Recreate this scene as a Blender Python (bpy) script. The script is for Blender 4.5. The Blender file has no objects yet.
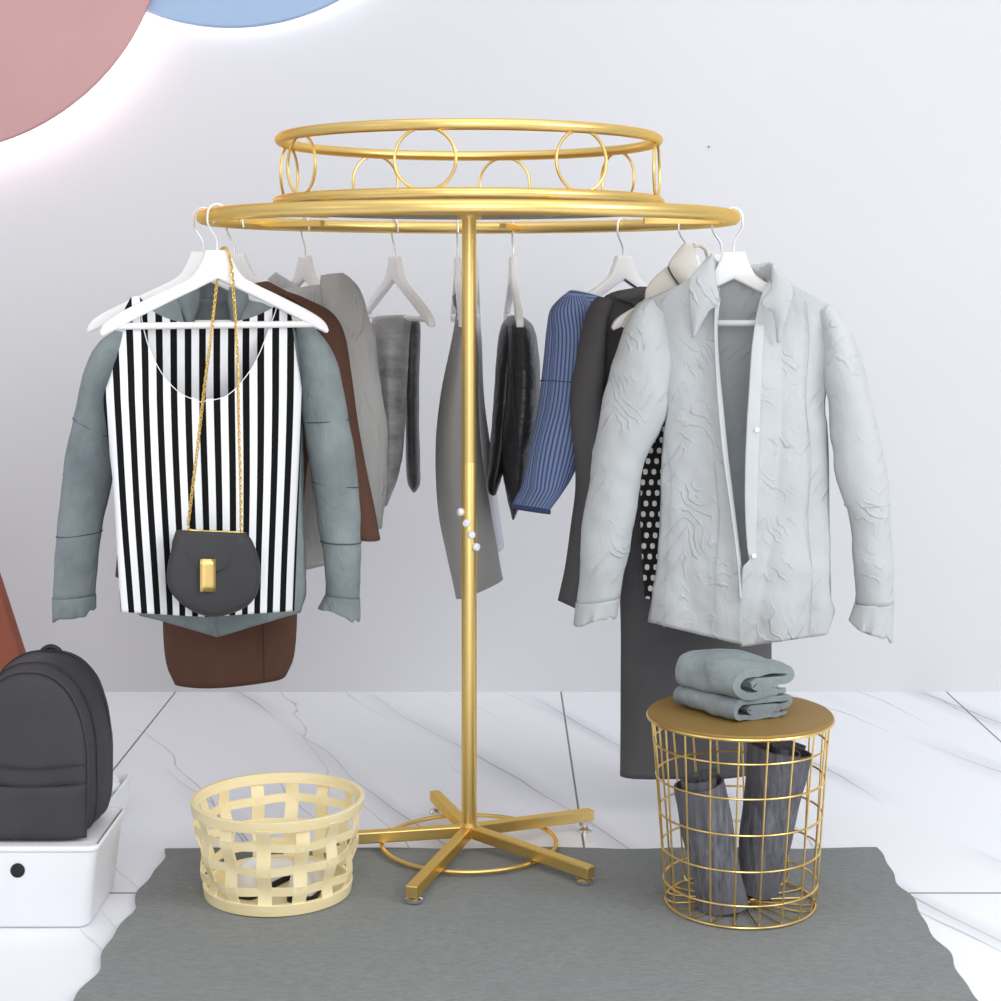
import bpy, bmesh, math, random
from mathutils import Vector, Matrix, noise
random.seed(7)
PI = math.pi
SC = bpy.context.scene
COL = SC.collection
R = math.radians

# ------------------------------------------------------------------ camera constants
CX, HY, F, CH = 500.5, 285.0, 1700.0, 1.211

def W(px, py, Y):
    """pixel + real depth -> world point"""
    return Vector(((px - CX) / F * Y, Y, CH - (py - HY) / F * Y))

# ------------------------------------------------------------------ materials
def srgb(r, g, b):
    f = lambda c: (c / 255 / 12.92) if c / 255 <= 0.04045 else ((c / 255 + 0.055) / 1.055) ** 2.4
    return (f(r), f(g), f(b), 1)

def new_mat(name):
    m = bpy.data.materials.new(name); m.use_nodes = True
    nt = m.node_tree
    return m, nt, nt.nodes['Principled BSDF']

def nd(nt, t, **kw):
    n = nt.nodes.new(t)
    for k, v in kw.items():
        if hasattr(n, k): setattr(n, k, v)
        else: n.inputs[k].default_value = v
    return n

def math_(nt, op, a, b=None, c=None, clamp=False):
    n = nt.nodes.new('ShaderNodeMath'); n.operation = op; n.use_clamp = clamp
    for i, v in enumerate((a, b, c)):
        if v is None: continue
        if isinstance(v, (int, float)): n.inputs[i].default_value = v
        else: nt.links.new(v, n.inputs[i])
    return n.outputs[0]

def mixc(nt, fac, a, b):
    n = nt.nodes.new('ShaderNodeMix'); n.data_type = 'RGBA'
    for idx, v in ((0, fac), (6, a), (7, b)):
        if isinstance(v, (int, float)): n.inputs[idx].default_value = v
        elif isinstance(v, tuple): n.inputs[idx].default_value = v
        else: nt.links.new(v, n.inputs[idx])
    return n.outputs[2]

def coords(nt, kind='Object', scale=(1, 1, 1), rot=(0, 0, 0)):
    tc = nt.nodes.new('ShaderNodeTexCoord'); mp = nt.nodes.new('ShaderNodeMapping')
    mp.inputs['Scale'].default_value = scale; mp.inputs['Rotation'].default_value = rot
    nt.links.new(tc.outputs[kind], mp.inputs['Vector'])
    return mp.outputs[0]

def ntex(nt, vec, scale, detail=4, rough=.5, dist=0.0):
    n = nd(nt, 'ShaderNodeTexNoise'); n.inputs['Scale'].default_value = scale
    n.inputs['Detail'].default_value = detail; n.inputs['Roughness'].default_value = rough
    n.inputs['Distortion'].default_value = dist
    nt.links.new(vec, n.inputs['Vector']); return n.outputs['Fac']

def bump(nt, bs, h, strength=.3, dist=.01, prev=None):
    b = nt.nodes.new('ShaderNodeBump'); b.inputs['Strength'].default_value = strength
    b.inputs['Distance'].default_value = dist
    nt.links.new(h, b.inputs['Height'])
    if prev is not None: nt.links.new(prev, b.inputs['Normal'])
    nt.links.new(b.outputs[0], bs.inputs['Normal']); return b.outputs[0]

def simple(name, col, rough=.5, metal=0.0, spec=.5):
    m, nt, bs = new_mat(name)
    bs.inputs['Base Color'].default_value = col; bs.inputs['Roughness'].default_value = rough
    bs.inputs['Metallic'].default_value = metal; bs.inputs['Specular IOR Level'].default_value = spec
    return m

def varied(name, c1, c2, rough=.85, nscale=9, stretch=(1, 1, 1), weave=0, wr=.25, wscale=14, wstretch=(1, 1, .5), spec=.2, sheen=0.0, crease=0, cscale=14, cstretch=(1.6, 1, .7), herring=0):
    """cloth: soft mottling between two dye shades, weave and small creases as bump"""
    m, nt, bs = new_mat(name)
    v = coords(nt, 'Object', stretch)
    n = ntex(nt, v, nscale, 5, .6)
    rmp = nt.nodes.new('ShaderNodeMapRange'); rmp.inputs[1].default_value = .3; rmp.inputs[2].default_value = .7
    nt.links.new(n, rmp.inputs[0])
    nt.links.new(mixc(nt, rmp.outputs[0], c1, c2), bs.inputs['Base Color'])
    bs.inputs['Roughness'].default_value = rough; bs.inputs['Specular IOR Level'].default_value = spec
    if sheen: bs.inputs['Sheen Weight'].default_value = sheen
    v2 = coords(nt, 'Object', wstretch)
    p = bump(nt, bs, ntex(nt, v2, wscale, 6, .55, .6), wr, .02)
    if crease:
        v4 = coords(nt, 'Object', cstretch, (0, R(24), 0)); n4 = ntex(nt, v4, cscale, 2, .4, .9)
        rd = math_(nt, 'ABSOLUTE', math_(nt, 'SUBTRACT', n4, .5))
        r2 = nt.nodes.new('ShaderNodeMapRange'); r2.inputs[1].default_value = 0; r2.inputs[2].default_value = .045; r2.inputs[3].default_value = 1; r2.inputs[4].default_value = 0
        nt.links.new(rd, r2.inputs[0]); n5 = ntex(nt, coords(nt, 'Object'), cscale * .8, 2)
        r3 = nt.nodes.new('ShaderNodeMapRange'); r3.inputs[1].default_value = .45; r3.inputs[2].default_value = .62
        nt.links.new(n5, r3.inputs[0])
        p = bump(nt, bs, math_(nt, 'MULTIPLY', r2.outputs[0], r3.outputs[0]), crease, .006, p)
    if herring:
        so = nt.nodes.new('ShaderNodeSeparateXYZ'); nt.links.new(coords(nt, 'Object'), so.inputs[0])
        nn = ntex(nt, coords(nt, 'Object'), 9, 3)
        vx = math_(nt, 'ABSOLUTE', math_(nt, 'SUBTRACT', math_(nt, 'FRACT', math_(nt, 'MULTIPLY', math_(nt, 'ADD', so.outputs[0], math_(nt, 'MULTIPLY', nn, .10)), 6.5)), .5))
        tt = math_(nt, 'ADD', math_(nt, 'ADD', math_(nt, 'MULTIPLY', so.outputs[2], 26), math_(nt, 'MULTIPLY', vx, 5.5)), math_(nt, 'MULTIPLY', nn, 5.0))
        dd = math_(nt, 'ABSOLUTE', math_(nt, 'SUBTRACT', math_(nt, 'FRACT', math_(nt, 'ADD', tt, 40)), .5))
        rr_ = nt.nodes.new('ShaderNodeMapRange'); rr_.interpolation_type = 'SMOOTHSTEP'; rr_.inputs[1].default_value = .0; rr_.inputs[2].default_value = .22; rr_.inputs[3].default_value = 1; rr_.inputs[4].default_value = 0
        nt.links.new(dd, rr_.inputs[0])
        mm = nt.nodes.new('ShaderNodeMapRange'); mm.inputs[1].default_value = .5; mm.inputs[2].default_value = .66
        nt.links.new(ntex(nt, coords(nt, 'Object'), 13, 3, .6), mm.inputs[0])
        p = bump(nt, bs, math_(nt, 'MULTIPLY', rr_.outputs[0], mm.outputs[0]), herring, .006, p)
    if weave:
        v3 = coords(nt, 'Object')
        bump(nt, bs, ntex(nt, v3, weave, 2, .5), .15, .003, p)
    return m

MAT = {}
# gold
m, nt, bs = new_mat('brushed_gold')
bs.inputs['Base Color'].default_value = srgb(240, 208, 134); bs.inputs['Metallic'].default_value = 1
bs.inputs['Roughness'].default_value = .36; bs.inputs['Specular Tint'].default_value = (1, .8, .45, 1)
bump(nt, bs, ntex(nt, coords(nt, 'Object'), 250, 2), .03, .001)
MAT['gold'] = m
MAT['gold_sheet'] = simple('satin_gold_sheet', srgb(150, 120, 66), .5, .3, .3)
MAT['gold_wire'] = simple('gold_wire', srgb(240, 206, 130), .3, 1)
MAT['chain'] = simple('gold_chain', srgb(238, 202, 118), .3, 1)
MAT['chrome'] = simple('chrome', (.75, .76, .78, 1), .15, 1)
MAT['white_plastic'] = simple('white_plastic', srgb(240, 241, 245), .35)
MAT['knob'] = simple('pale_knob', srgb(235, 236, 245), .3)
m, nt, bs = new_mat('white_lacquer')
bs.inputs['Base Color'].default_value = srgb(240, 239, 238); bs.inputs['Roughness'].default_value = .42
bump(nt, bs, ntex(nt, coords(nt, 'Object'), 40, 2), .02, .001)
MAT['hanger'] = m
MAT['hook'] = simple('hook_steel', srgb(235, 235, 236), .35, .55)
MAT['black'] = simple('dark_hole', srgb(20, 20, 20), .6)
MAT['rubber'] = simple('black_rubber', srgb(32, 32, 34), .6)
# wall
m, nt, bs = new_mat('wall_paint')
n = ntex(nt, coords(nt, 'Object'), 1.2, 2)
nt.links.new(mixc(nt, n, srgb(215, 216, 219), srgb(219, 220, 223)), bs.inputs['Base Color'])
bs.inputs['Roughness'].default_value = .75; bs.inputs['Specular IOR Level'].default_value = .15
bump(nt, bs, ntex(nt, coords(nt, 'Object'), 180, 3), .03, .001)
MAT['wall'] = m
MAT['pink'] = varied('rose_paint', srgb(207, 164, 164), srgb(203, 159, 159), .8, 4, wr=.0)
MAT['blue_disc'] = varied('sky_blue_paint', srgb(168, 192, 222), srgb(164, 188, 219), .8, 4, wr=.0)
MAT['terracotta'] = varied('terracotta_paint', srgb(156, 92, 74), srgb(147, 85, 68), .75, 6, wr=.02)
m, nt, bs = new_mat('led_strip')
bs.inputs['Emission Color'].default_value = (1, .93, .95, 1); bs.inputs['Emission Strength'].default_value = 6
MAT['led'] = m
m = m.copy(); m.name = 'led_strip_rose'; bs = m.node_tree.nodes['Principled BSDF']
bs.inputs['Emission Color'].default_value = (1, .84, .88, 1); bs.inputs['Emission Strength'].default_value = 20
MAT['led_pink'] = m
# floor marble
m, nt, bs = new_mat('white_marble_tiles')
v = coords(nt, 'Object', (1.0, .36, 1), (0, 0, R(-27)))
# rotate first, then stretch along the vein direction
tc = nt.nodes.new('ShaderNodeTexCoord')
mp1 = nt.nodes.new('ShaderNodeMapping'); mp1.inputs['Rotation'].default_value = (0, 0, R(-25))
nt.links.new(tc.outputs['Object'], mp1.inputs['Vector'])
mp2 = nt.nodes.new('ShaderNodeMapping'); mp2.inputs['Scale'].default_value = (1.0, .22, 1); mp2.inputs['Location'].default_value = (3.1, 1.7, 0)
nt.links.new(mp1.outputs[0], mp2.inputs['Vector'])
v = mp2.outputs[0]
n1 = ntex(nt, v, 1.9, 3, .42, .2)
n2 = ntex(nt, v, 3.6, 3, .4, .25)
nm = ntex(nt, v, 2.2, 2, .5)
def vein(n, w, level=.5):
    d = math_(nt, 'ABSOLUTE', math_(nt, 'SUBTRACT', n, level))
    r = nt.nodes.new('ShaderNodeMapRange'); r.inputs[1].default_value = 0; r.inputs[2].default_value = w
    r.inputs[3].default_value = 1; r.inputs[4].default_value = 0
    nt.links.new(d, r.inputs[0]); return r.outputs[0]
def rng(s, a, b):
    r = nt.nodes.new('ShaderNodeMapRange'); r.inputs[1].default_value = a; r.inputs[2].default_value = b
    nt.links.new(s, r.inputs[0]); return r.outputs[0]
spv = nt.nodes.new('ShaderNodeSeparateXYZ'); nt.links.new(mp1.outputs[0], spv.inputs[0])
nA = ntex(nt, mp2.outputs[0], 1.5, 4, .5); nB = ntex(nt, mp2.outputs[0], 2.6, 4, .5)
def stroke(freq, amp, n, off, w):
    t_ = math_(nt, 'ADD', math_(nt, 'MULTIPLY', spv.outputs[0], freq), math_(nt, 'MULTIPLY', n, amp))
    d_ = math_(nt, 'ABSOLUTE', math_(nt, 'SUBTRACT', math_(nt, 'FRACT', math_(nt, 'ADD', t_, 20 + off)), .5))
    r = nt.nodes.new('ShaderNodeMapRange'); r.inputs[1].default_value = 0; r.inputs[2].default_value = w; r.inputs[3].default_value = 1; r.inputs[4].default_value = 0
    nt.links.new(d_, r.inputs[0]); return r.outputs[0]
mA = rng(ntex(nt, mp2.outputs[0], 3.1, 2), .42, .6); mB = rng(nm, .44, .6)
fine = math_(nt, 'MAXIMUM', math_(nt, 'MULTIPLY', stroke(2.6, 1.5, nA, .1, .011), mA), math_(nt, 'MULTIPLY', stroke(4.4, 2.6, nB, .6, .015), mB))
soft = math_(nt, 'MULTIPLY', math_(nt, 'MULTIPLY', stroke(2.6, 1.5, nA, .13, .18), mA), .5)
base = mixc(nt, soft, srgb(238, 239, 244), srgb(186, 187, 194))
base = mixc(nt, math_(nt, 'MULTIPLY', fine, .8), base, srgb(120, 121, 130))
sep = nt.nodes.new('ShaderNodeSeparateXYZ'); nt.links.new(tc.outputs['Object'], sep.inputs[0])
def joint(s, off, size, half):
    a = math_(nt, 'FRACT', math_(nt, 'DIVIDE', math_(nt, 'SUBTRACT', s, off - 20 * size), size))
    d = math_(nt, 'MINIMUM', a, math_(nt, 'SUBTRACT', 1.0, a))
    return math_(nt, 'LESS_THAN', d, half / size)
jt = math_(nt, 'MAXIMUM', joint(sep.outputs[0], .180, 1.147, .0024), joint(sep.outputs[1], 3.386, 1.80, .0032))
base = mixc(nt, jt, base, srgb(86, 88, 92))
nt.links.new(base, bs.inputs['Base Color'])
bs.inputs['Roughness'].default_value = .32; bs.inputs['Specular IOR Level'].default_value = .4
MAT['marble'] = m
# rug
m, nt, bs = new_mat('grey_rug')
n = ntex(nt, coords(nt, 'Object', (1, 2.2, 1)), 60, 6, .7)
n3 = ntex(nt, coords(nt, 'Object', (1, 1.6, 1)), 5, 4, .6)
c = mixc(nt, n, srgb(116, 119, 118), srgb(172, 175, 174))
c = mixc(nt, math_(nt, 'MULTIPLY', n3, .35), c, srgb(138, 142, 143))
nt.links.new(c, bs.inputs['Base Color']); bs.inputs['Roughness'].default_value = .9; bs.inputs['Specular IOR Level'].default_value = .15
p = bump(nt, bs, ntex(nt, coords(nt, 'Object', (1, 2.5, 1), (0, 0, R(12))), 55, 8, .7, 1.5), .55, .02)
bump(nt, bs, ntex(nt, coords(nt, 'Object'), 300, 3), .3, .004, p)
MAT['rug'] = m
# bamboo
m, nt, bs = new_mat('bamboo_strip')
n = ntex(nt, coords(nt, 'UV', (1, 1, 1)), 6, 4, .6)
nt.links.new(mixc(nt, n, srgb(252, 244, 212), srgb(238, 212, 144)), bs.inputs['Base Color'])
bs.inputs['Roughness'].default_value = .45
bump(nt, bs, n, .15, .002)
MAT['bamboo'] = m
# cloths
MAT['shirt'] = varied('pale_grey_cotton', srgb(190, 194, 196), srgb(182, 186, 188), .85, 7, weave=900, wr=.35, wscale=10, wstretch=(1, 1, .55), herring=.5)
MAT['shirt_band'] = varied('pale_grey_cotton_lit', srgb(198, 203, 205), srgb(192, 197, 199), .85, 7, weave=900, wr=.3, wscale=10)  # lighter shirt cotton for the plackets; paints in light from the right
MAT['denim_grey'] = varied('grey_blue_washed_cloth', srgb(150, 160, 162), srgb(116, 126, 130), .9, 8, weave=700, crease=.25, cscale=16, wr=.4, wscale=12, wstretch=(1, 1, .8))
MAT['brown'] = varied('brown_wool', srgb(102, 74, 62), srgb(92, 66, 55), .95, 7, weave=500, wr=.2)
MAT['linen'] = varied('grey_linen', srgb(192, 192, 190), srgb(176, 177, 176), .9, 8, crease=.6, cscale=12, cstretch=(1.8, 1, .4), stretch=(1, 1, .4), weave=700, wr=.45, wscale=16, wstretch=(1.4, 1.4, .35))
MAT['satin'] = varied('grey_satin', srgb(176, 176, 177), srgb(112, 113, 116), .38, 10, stretch=(.6, .6, 2.0), wr=.8, wscale=11, wstretch=(.6, .6, 2.4), spec=.5)
MAT['satin_dark'] = varied('grey_satin_darker', srgb(96, 97, 99), srgb(62, 63, 66), .38, 10, stretch=(.6, .6, 2), wr=.6, wscale=11, wstretch=(.6, .6, 2.2), spec=.5)  # darker tones of the satin, for the trousers' back leg and a coat collar
MAT['coat_grey'] = varied('mid_grey_coat_cloth', srgb(172, 172, 170), srgb(164, 164, 162), .9, 7, weave=600, wr=.15)
MAT['lavender'] = varied('pale_lavender_cloth', srgb(232, 234, 242), srgb(224, 227, 236), .85, 7, wr=.15)
MAT['leather'] = varied('black_leather', srgb(56, 56, 58), srgb(36, 36, 38), .36, 8, wr=.5, wscale=13, wstretch=(.7, .7, 1.8), spec=.5)
MAT['charcoal'] = varied('charcoal_wool', srgb(94, 93, 95), srgb(86, 85, 88), .92, 6, weave=450, wr=.12)
MAT['cream'] = varied('cream_cotton', srgb(226, 223, 216), srgb(220, 216, 208), .85, 7, wr=.12)
MAT['bag'] = varied('charcoal_bag_leather', srgb(66, 66, 68), srgb(60, 60, 62), .5, 9, weave=600, wr=.03)
MAT['backpack'] = varied('dark_grey_nylon', srgb(68, 68, 71), srgb(62, 62, 65), .6, 9, weave=800, wr=.12, wscale=8)
MAT['seam'] = simple('dark_seam', srgb(45, 46, 48), .8)
MAT['seam_pale'] = simple('grey_stitch', srgb(168, 173, 176), .85)
MAT['seam_denim'] = simple('slate_stitch', srgb(74, 82, 86), .85)
m, nt, bs = new_mat('charcoal_denim')
n = ntex(nt, coords(nt, 'Object', (8, 8, 1)), 12, 6, .7)
n2 = ntex(nt, coords(nt, 'Object'), 9, 3)
c = mixc(nt, rng(n, .38, .75), srgb(80, 81, 89), srgb(146, 148, 156))
c = mixc(nt, rng(n2, .4, .7), c, srgb(98, 99, 107))
nt.links.new(c, bs.inputs['Base Color']); bs.inputs['Roughness'].default_value = .9
bump(nt, bs, n, .35, .006)
MAT['jeans'] = m
# stripes (uv.x counts periods)
m, nt, bs = new_mat('black_white_stripe')
uv = nt.nodes.new('ShaderNodeTexCoord'); sp = nt.nodes.new('ShaderNodeSeparateXYZ'); nt.links.new(uv.outputs['UV'], sp.inputs[0])
fr = math_(nt, 'FRACT', math_(nt, 'ADD', sp.outputs[0], 50))
nt.links.new(mixc(nt, math_(nt, 'LESS_THAN', fr, .47), srgb(238, 240, 242), srgb(14, 14, 15)), bs.inputs['Base Color'])
bs.inputs['Roughness'].default_value = .85; bs.inputs['Specular IOR Level'].default_value = .2
MAT['stripe'] = m
# dots
m, nt, bs = new_mat('black_white_dots')
uv = nt.nodes.new('ShaderNodeTexCoord'); sp = nt.nodes.new('ShaderNodeSeparateXYZ'); nt.links.new(uv.outputs['UV'], sp.inputs[0])
row = math_(nt, 'FLOOR', sp.outputs[1])
fx = math_(nt, 'SUBTRACT', math_(nt, 'FRACT', math_(nt, 'ADD', sp.outputs[0], math_(nt, 'MULTIPLY', row, .31))), .5)
fy = math_(nt, 'SUBTRACT', math_(nt, 'FRACT', sp.outputs[1]), .5)
d = math_(nt, 'POWER', math_(nt, 'ADD', math_(nt, 'POWER', math_(nt, 'ABSOLUTE', fx), 2.6), math_(nt, 'POWER', math_(nt, 'ABSOLUTE', fy), 2.6)), 1 / 2.6)
nt.links.new(mixc(nt, math_(nt, 'LESS_THAN', d, .27), srgb(16, 16, 17), srgb(238, 238, 240)), bs.inputs['Base Color'])
bs.inputs['Roughness'].default_value = .85
MAT['dots'] = m
# blue rib (uv.x counts ribs)
m, nt, bs = new_mat('blue_rib_knit')
uv = nt.nodes.new('ShaderNodeTexCoord'); sp = nt.nodes.new('ShaderNodeSeparateXYZ'); nt.links.new(uv.outputs['UV'], sp.inputs[0])
fr = math_(nt, 'FRACT', math_(nt, 'ADD', sp.outputs[0], 50))
tri = math_(nt, 'ABSOLUTE', math_(nt, 'SUBTRACT', fr, .5))
nt.links.new(mixc(nt, rng(tri, .08, .3), srgb(70, 84, 126), srgb(134, 154, 200)), bs.inputs['Base Color'])
bs.inputs['Roughness'].default_value = .9
bump(nt, bs, tri, .6, .004)
MAT['rib'] = m

# ------------------------------------------------------------------ object helpers
ORG = {}
def tag(o, label=None, cat=None, group=None, kind=None):
    if label: o['label'] = label
    if cat: o['category'] = cat
    if group: o['group'] = group
    if kind: o['kind'] = kind
    return o

def thing(name, label, cat, loc, group=None):
    o = bpy.data.objects.new(name, None); COL.objects.link(o)
    o.empty_display_size = .05; o.location = loc; ORG[o] = Vector(loc)
    return tag(o, label, cat, group)

class MB:
    def __init__(s): s.v = []; s.f = []; s.uv = []
    def add(s, vs, fs, uvs=None):
        n = len(s.v); s.v += [Vector(p) for p in vs]; s.f += [tuple(i + n for i in f) for f in fs]
        s.uv += uvs if uvs else [(0, 0)] * len(vs)
    def grid(s, rows, closed=False, uvs=None):
        nv = len(rows); nu = len(rows[0]); vs = [p for r in rows for p in r]; fs = []
        for i in range(nv - 1):
            for j in range(nu - (0 if closed else 1)):
                k = (j + 1) % nu
                fs.append((i * nu + j, i * nu + k, (i + 1) * nu + k, (i + 1) * nu + j))
        s.add(vs, fs, [u for r in uvs for u in r] if uvs else None)
    def cap(s, ring, flip=False):
        c = sum(ring, Vector()) / len(ring); n = len(ring)
        fs = [((i + 1) % n, i, n) if flip else (i, (i + 1) % n, n) for i in range(n)]
        s.add(list(ring) + [c], fs)
    def tube(s, pts, r, seg=8, closed=False, cap=True):
        pts = [Vector(p) for p in pts]; n = len(pts)
        rr = r if isinstance(r, (list, tuple)) else [r] * n
        rows = []; up = None
        for i in range(n):
            if closed: t = pts[(i + 1) % n] - pts[i - 1]
            else: t = pts[min(i + 1, n - 1)] - pts[max(i - 1, 0)]
            t.normalize()
            if up is None:
                up = Vector((0, 0, 1)) if abs(t.z) < .9 else Vector((1, 0, 0))
            a = up - t * up.dot(t)
            if a.length < 1e-6: a = t.orthogonal()
            a.normalize(); b = t.cross(a); up = a
            rows.append([pts[i] + (a * math.cos(2 * PI * k / seg) + b * math.sin(2 * PI * k / seg)) * rr[i] for k in range(seg)])
        if closed: rows.append(rows[0])
        s.grid(rows, True)
        if cap and not closed: s.cap(rows[0], True); s.cap(rows[-1])
    def lathe(s, c, prof, seg=48, axis='z'):
        rows = []
        for (r, z) in prof:
            ring = []
            for k in range(seg):
                a = 2 * PI * k / seg; x, y = r * math.cos(a), r * math.sin(a)
                ring.append(Vector(c) + (Vector((x, y, z)) if axis == 'z' else Vector((x, -z, y))))
            rows.append(ring)
        s.grid(rows, True)
        if prof[0][0] > 1e-5: s.cap(rows[0], True)
        if prof[-1][0] > 1e-5: s.cap(rows[-1])
    def torus(s, c, Rr, r, seg=96, ts=12, frame=None):
        """frame=(a,b) spans the ring plane"""
        a, b = frame or (Vector((1, 0, 0)), Vector((0, 1, 0)))
        s.tube([Vector(c) + a * Rr * math.cos(2 * PI * k / seg) + b * Rr * math.sin(2 * PI * k / seg) for k in range(seg)], r, ts, True)
    def box(s, c, sx, sy, sz, mat=None):
        vs = [Vector((x * sx / 2, y * sy / 2, z * sz / 2)) for x in (-1, 1) for y in (-1, 1) for z in (-1, 1)]
        if mat: vs = [mat @ p for p in vs]
        s.add([Vector(c) + p for p in vs], [(0, 1, 3, 2), (4, 6, 7, 5), (0, 4, 5, 1), (2, 3, 7, 6), (0, 2, 6, 4), (1, 5, 7, 3)])
    def beam(s, p0, p1, w, h):
        p0, p1 = Vector(p0), Vector(p1); t = (p1 - p0).normalized(); sd = t.cross(Vector((0, 0, 1))).normalized(); u = sd.cross(t)
        vs = [p + sd * a * w / 2 + u * b * h / 2 for p in (p0, p1) for a, b in ((-1, -1), (1, -1), (1, 1), (-1, 1))]
        s.add(vs, [(0, 1, 2, 3), (7, 6, 5, 4), (0, 4, 5, 1), (1, 5, 6, 2), (2, 6, 7, 3), (3, 7, 4, 0)])
    def build(s, name, mat, parent=None, smooth=True, merge=.0004, bevel=0, solid=0, sub=0, wr=None, origin=None, angle=40):
        org = ORG.get(parent, Vector()) if parent else (Vector(origin) if origin is not None else Vector())
        me = bpy.data.meshes.new(name); bm = bmesh.new()
        bv = [bm.verts.new(p) for p in s.v]; ul = bm.loops.layers.uv.new('UVMap')
        for f in s.f:
            try: bf = bm.faces.new([bv[i] for i in f])
            except ValueError: continue
            for l, i in zip(bf.loops, f): l[ul].uv = s.uv[i]
        if merge: bmesh.ops.remove_doubles(bm, verts=bm.verts, dist=merge)
        bmesh.ops.recalc_face_normals(bm, faces=bm.faces)
        if wr:
            bm.normal_update()
            for v in bm.verts:
                v.co += v.normal * wr(v.co)
        for v in bm.verts: v.co -= org
        bm.to_mesh(me); bm.free()
        if smooth:
            for p in me.polygons: p.use_smooth = True
            if angle: me.set_sharp_from_angle(angle=R(angle))
        o = bpy.data.objects.new(name, me); COL.objects.link(o); me.materials.append(mat)
        if parent: o.parent = parent; ORG[o] = org
        elif origin is not None: o.location = org
        if bevel:
            b = o.modifiers.new('Bevel', 'BEVEL'); b.width = bevel; b.segments = 3; b.limit_method = 'ANGLE'
        if solid:
            b = o.modifiers.new('Solidify', 'SOLIDIFY'); b.thickness = solid; b.offset = 0
        if sub:
            b = o.modifiers.new('Sub', 'SUBSURF'); b.levels = sub; b.render_levels = sub
        return o

def cr(pts, n):
    """Catmull-Rom resampling to n points, even in chord length (works on tuples of any size)"""
    P = [tuple(map(float, p)) for p in pts]; D = len(P[0])
    t = [0.0]
    for a, b in zip(P, P[1:]): t.append(t[-1] + max(1e-6, math.dist(a[:2], b[:2])))
    out = []; j = 0
    for i in range(n):
        s = t[-1] * i / (n - 1)
        while j < len(P) - 2 and s > t[j + 1]: j += 1
        h = t[j + 1] - t[j]; u = (s - t[j]) / h
        res = []
        for d in range(D):
            def tan(k):
                a, b = max(0, k - 1), min(len(P) - 1, k + 1)
                return (P[b][d] - P[a][d]) / (t[b] - t[a])
            m0, m1 = tan(j) * h, tan(j + 1) * h
            res.append((2*u**3 - 3*u*u + 1) * P[j][d] + (u**3 - 2*u*u + u) * m0 + (3*u*u - 2*u**3) * P[j+1][d] + (u**3 - u*u) * m1)
        out.append(tuple(res))
    return out

def ip(tab, y):
    """piecewise linear table lookup"""
    if y <= tab[0][0]: return tab[0][1]
    for (a, va), (b, vb) in zip(tab, tab[1:]):
        if y <= b: return va + (vb - va) * (y - a) / (b - a)
    return tab[-1][1]

class Plane:
    """a garment's own vertical plane: passes (X0,Y0), Y grows k per X"""
    def __init__(s, X0, Y0, k=0.0):
        s.X0, s.Y0, s.k = X0, Y0, k
        s.dir = Vector((1, k, 0)).normalized(); s.nrm = Vector((s.dir.y, -s.dir.x, 0))   # towards camera
    def __call__(s, px, py, off=0.0):
        a = (px - CX) / F; Y = (s.Y0 - s.k * s.X0) / (1 - s.k * a)
        return W(px, py, Y + s.nrm.y * off)

def nz(p, sc, st=(1, 1, 1), seed=0):
    return noise.fractal(Vector((p.x * st[0] * sc + seed, p.y * st[1] * sc, p.z * st[2] * sc + seed * .7)), 1.0, 2.0, 3)

def wrinkle(amp, sc=9, st=(1, 1, .35), seed=0):
    return lambda p: amp * nz(p, sc, st, seed)

def quilt(mb, pl, L, Rr, nu, nv, off, uvf=None):
    Ls, Rs = cr(L, nv), cr(Rr, nv); rows = []; uvs = []
    for i in range(nv):
        row = []; ur = []
        for j in range(nu):
            u = j / (nu - 1)
            x = Ls[i][0] + (Rs[i][0] - Ls[i][0]) * u; y = Ls[i][1] + (Rs[i][1] - Ls[i][1]) * u
            row.append(pl(x, y, off(x, y, u, i / (nv - 1)))); ur.append(uvf(x, y) if uvf else (u, i / (nv - 1)))
        rows.append(row); uvs.append(ur)
    mb.grid(rows, False, uvs)

def loft(mb, pl, rows, n=40, seg=28, capt=True, capb=False, cen=0.0, power=1.0, uvs=(1, 1), fold=0.0, folds=5, seed=0, ph=0.0):
    """rows: (xl,yl,xr,yr,t): closed cloth tube seen between left and right points, half depth t metres"""
    rs = cr(rows, n); out = []; uvo = []
    for i, (xl, yl, xr, yr, t) in enumerate(rs):
        a, b = pl(xl, yl), pl(xr, yr); c = (a + b) / 2; h = (b - a) / 2; ring = []; uu = []
        h = h * math.sqrt(max(.12, 1 - (t * pl.nrm.x / max(1e-5, abs(h.x))) ** 2))
        v = i / (n - 1)
        for k in range(seg):
            q = 2 * PI * k / seg + PI
            cs, sn = math.cos(q), math.sin(q)
            d = abs(sn) ** power * (1 if sn > 0 else -1)
            f = 1 + fold * v * math.sin(folds * q + seed + 1.5 * v)
            ring.append(c + h * cs - pl.nrm * t * d * f + Vector((0, -cen, 0)))
            uu.append((k / seg * uvs[0] + ph, v * uvs[1]))
        out.append(ring); uvo.append(uu)
    mb.grid(out, True, uvo)
    if capt: mb.cap(out[0], True)
    if capb: mb.cap(out[-1])
    return out

def seamline(mb, pl, pts, off, r=.0011, n=24):
    mb.tube([pl(x, y, off(x, y) if callable(off) else off) for x, y in cr(pts, n)], r, 6)

# ------------------------------------------------------------------ setting
b = MB(); b.box((0, 2.2, -.05), 9, 5.72, .1)
tag(b.build('floor', MAT['marble'], smooth=False), kind='structure')
b = MB(); b.box((0, 5.11, 1.9), 9, .1, 4.0)
tag(b.build('wall_back', MAT['wall'], smooth=False), kind='structure')

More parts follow.
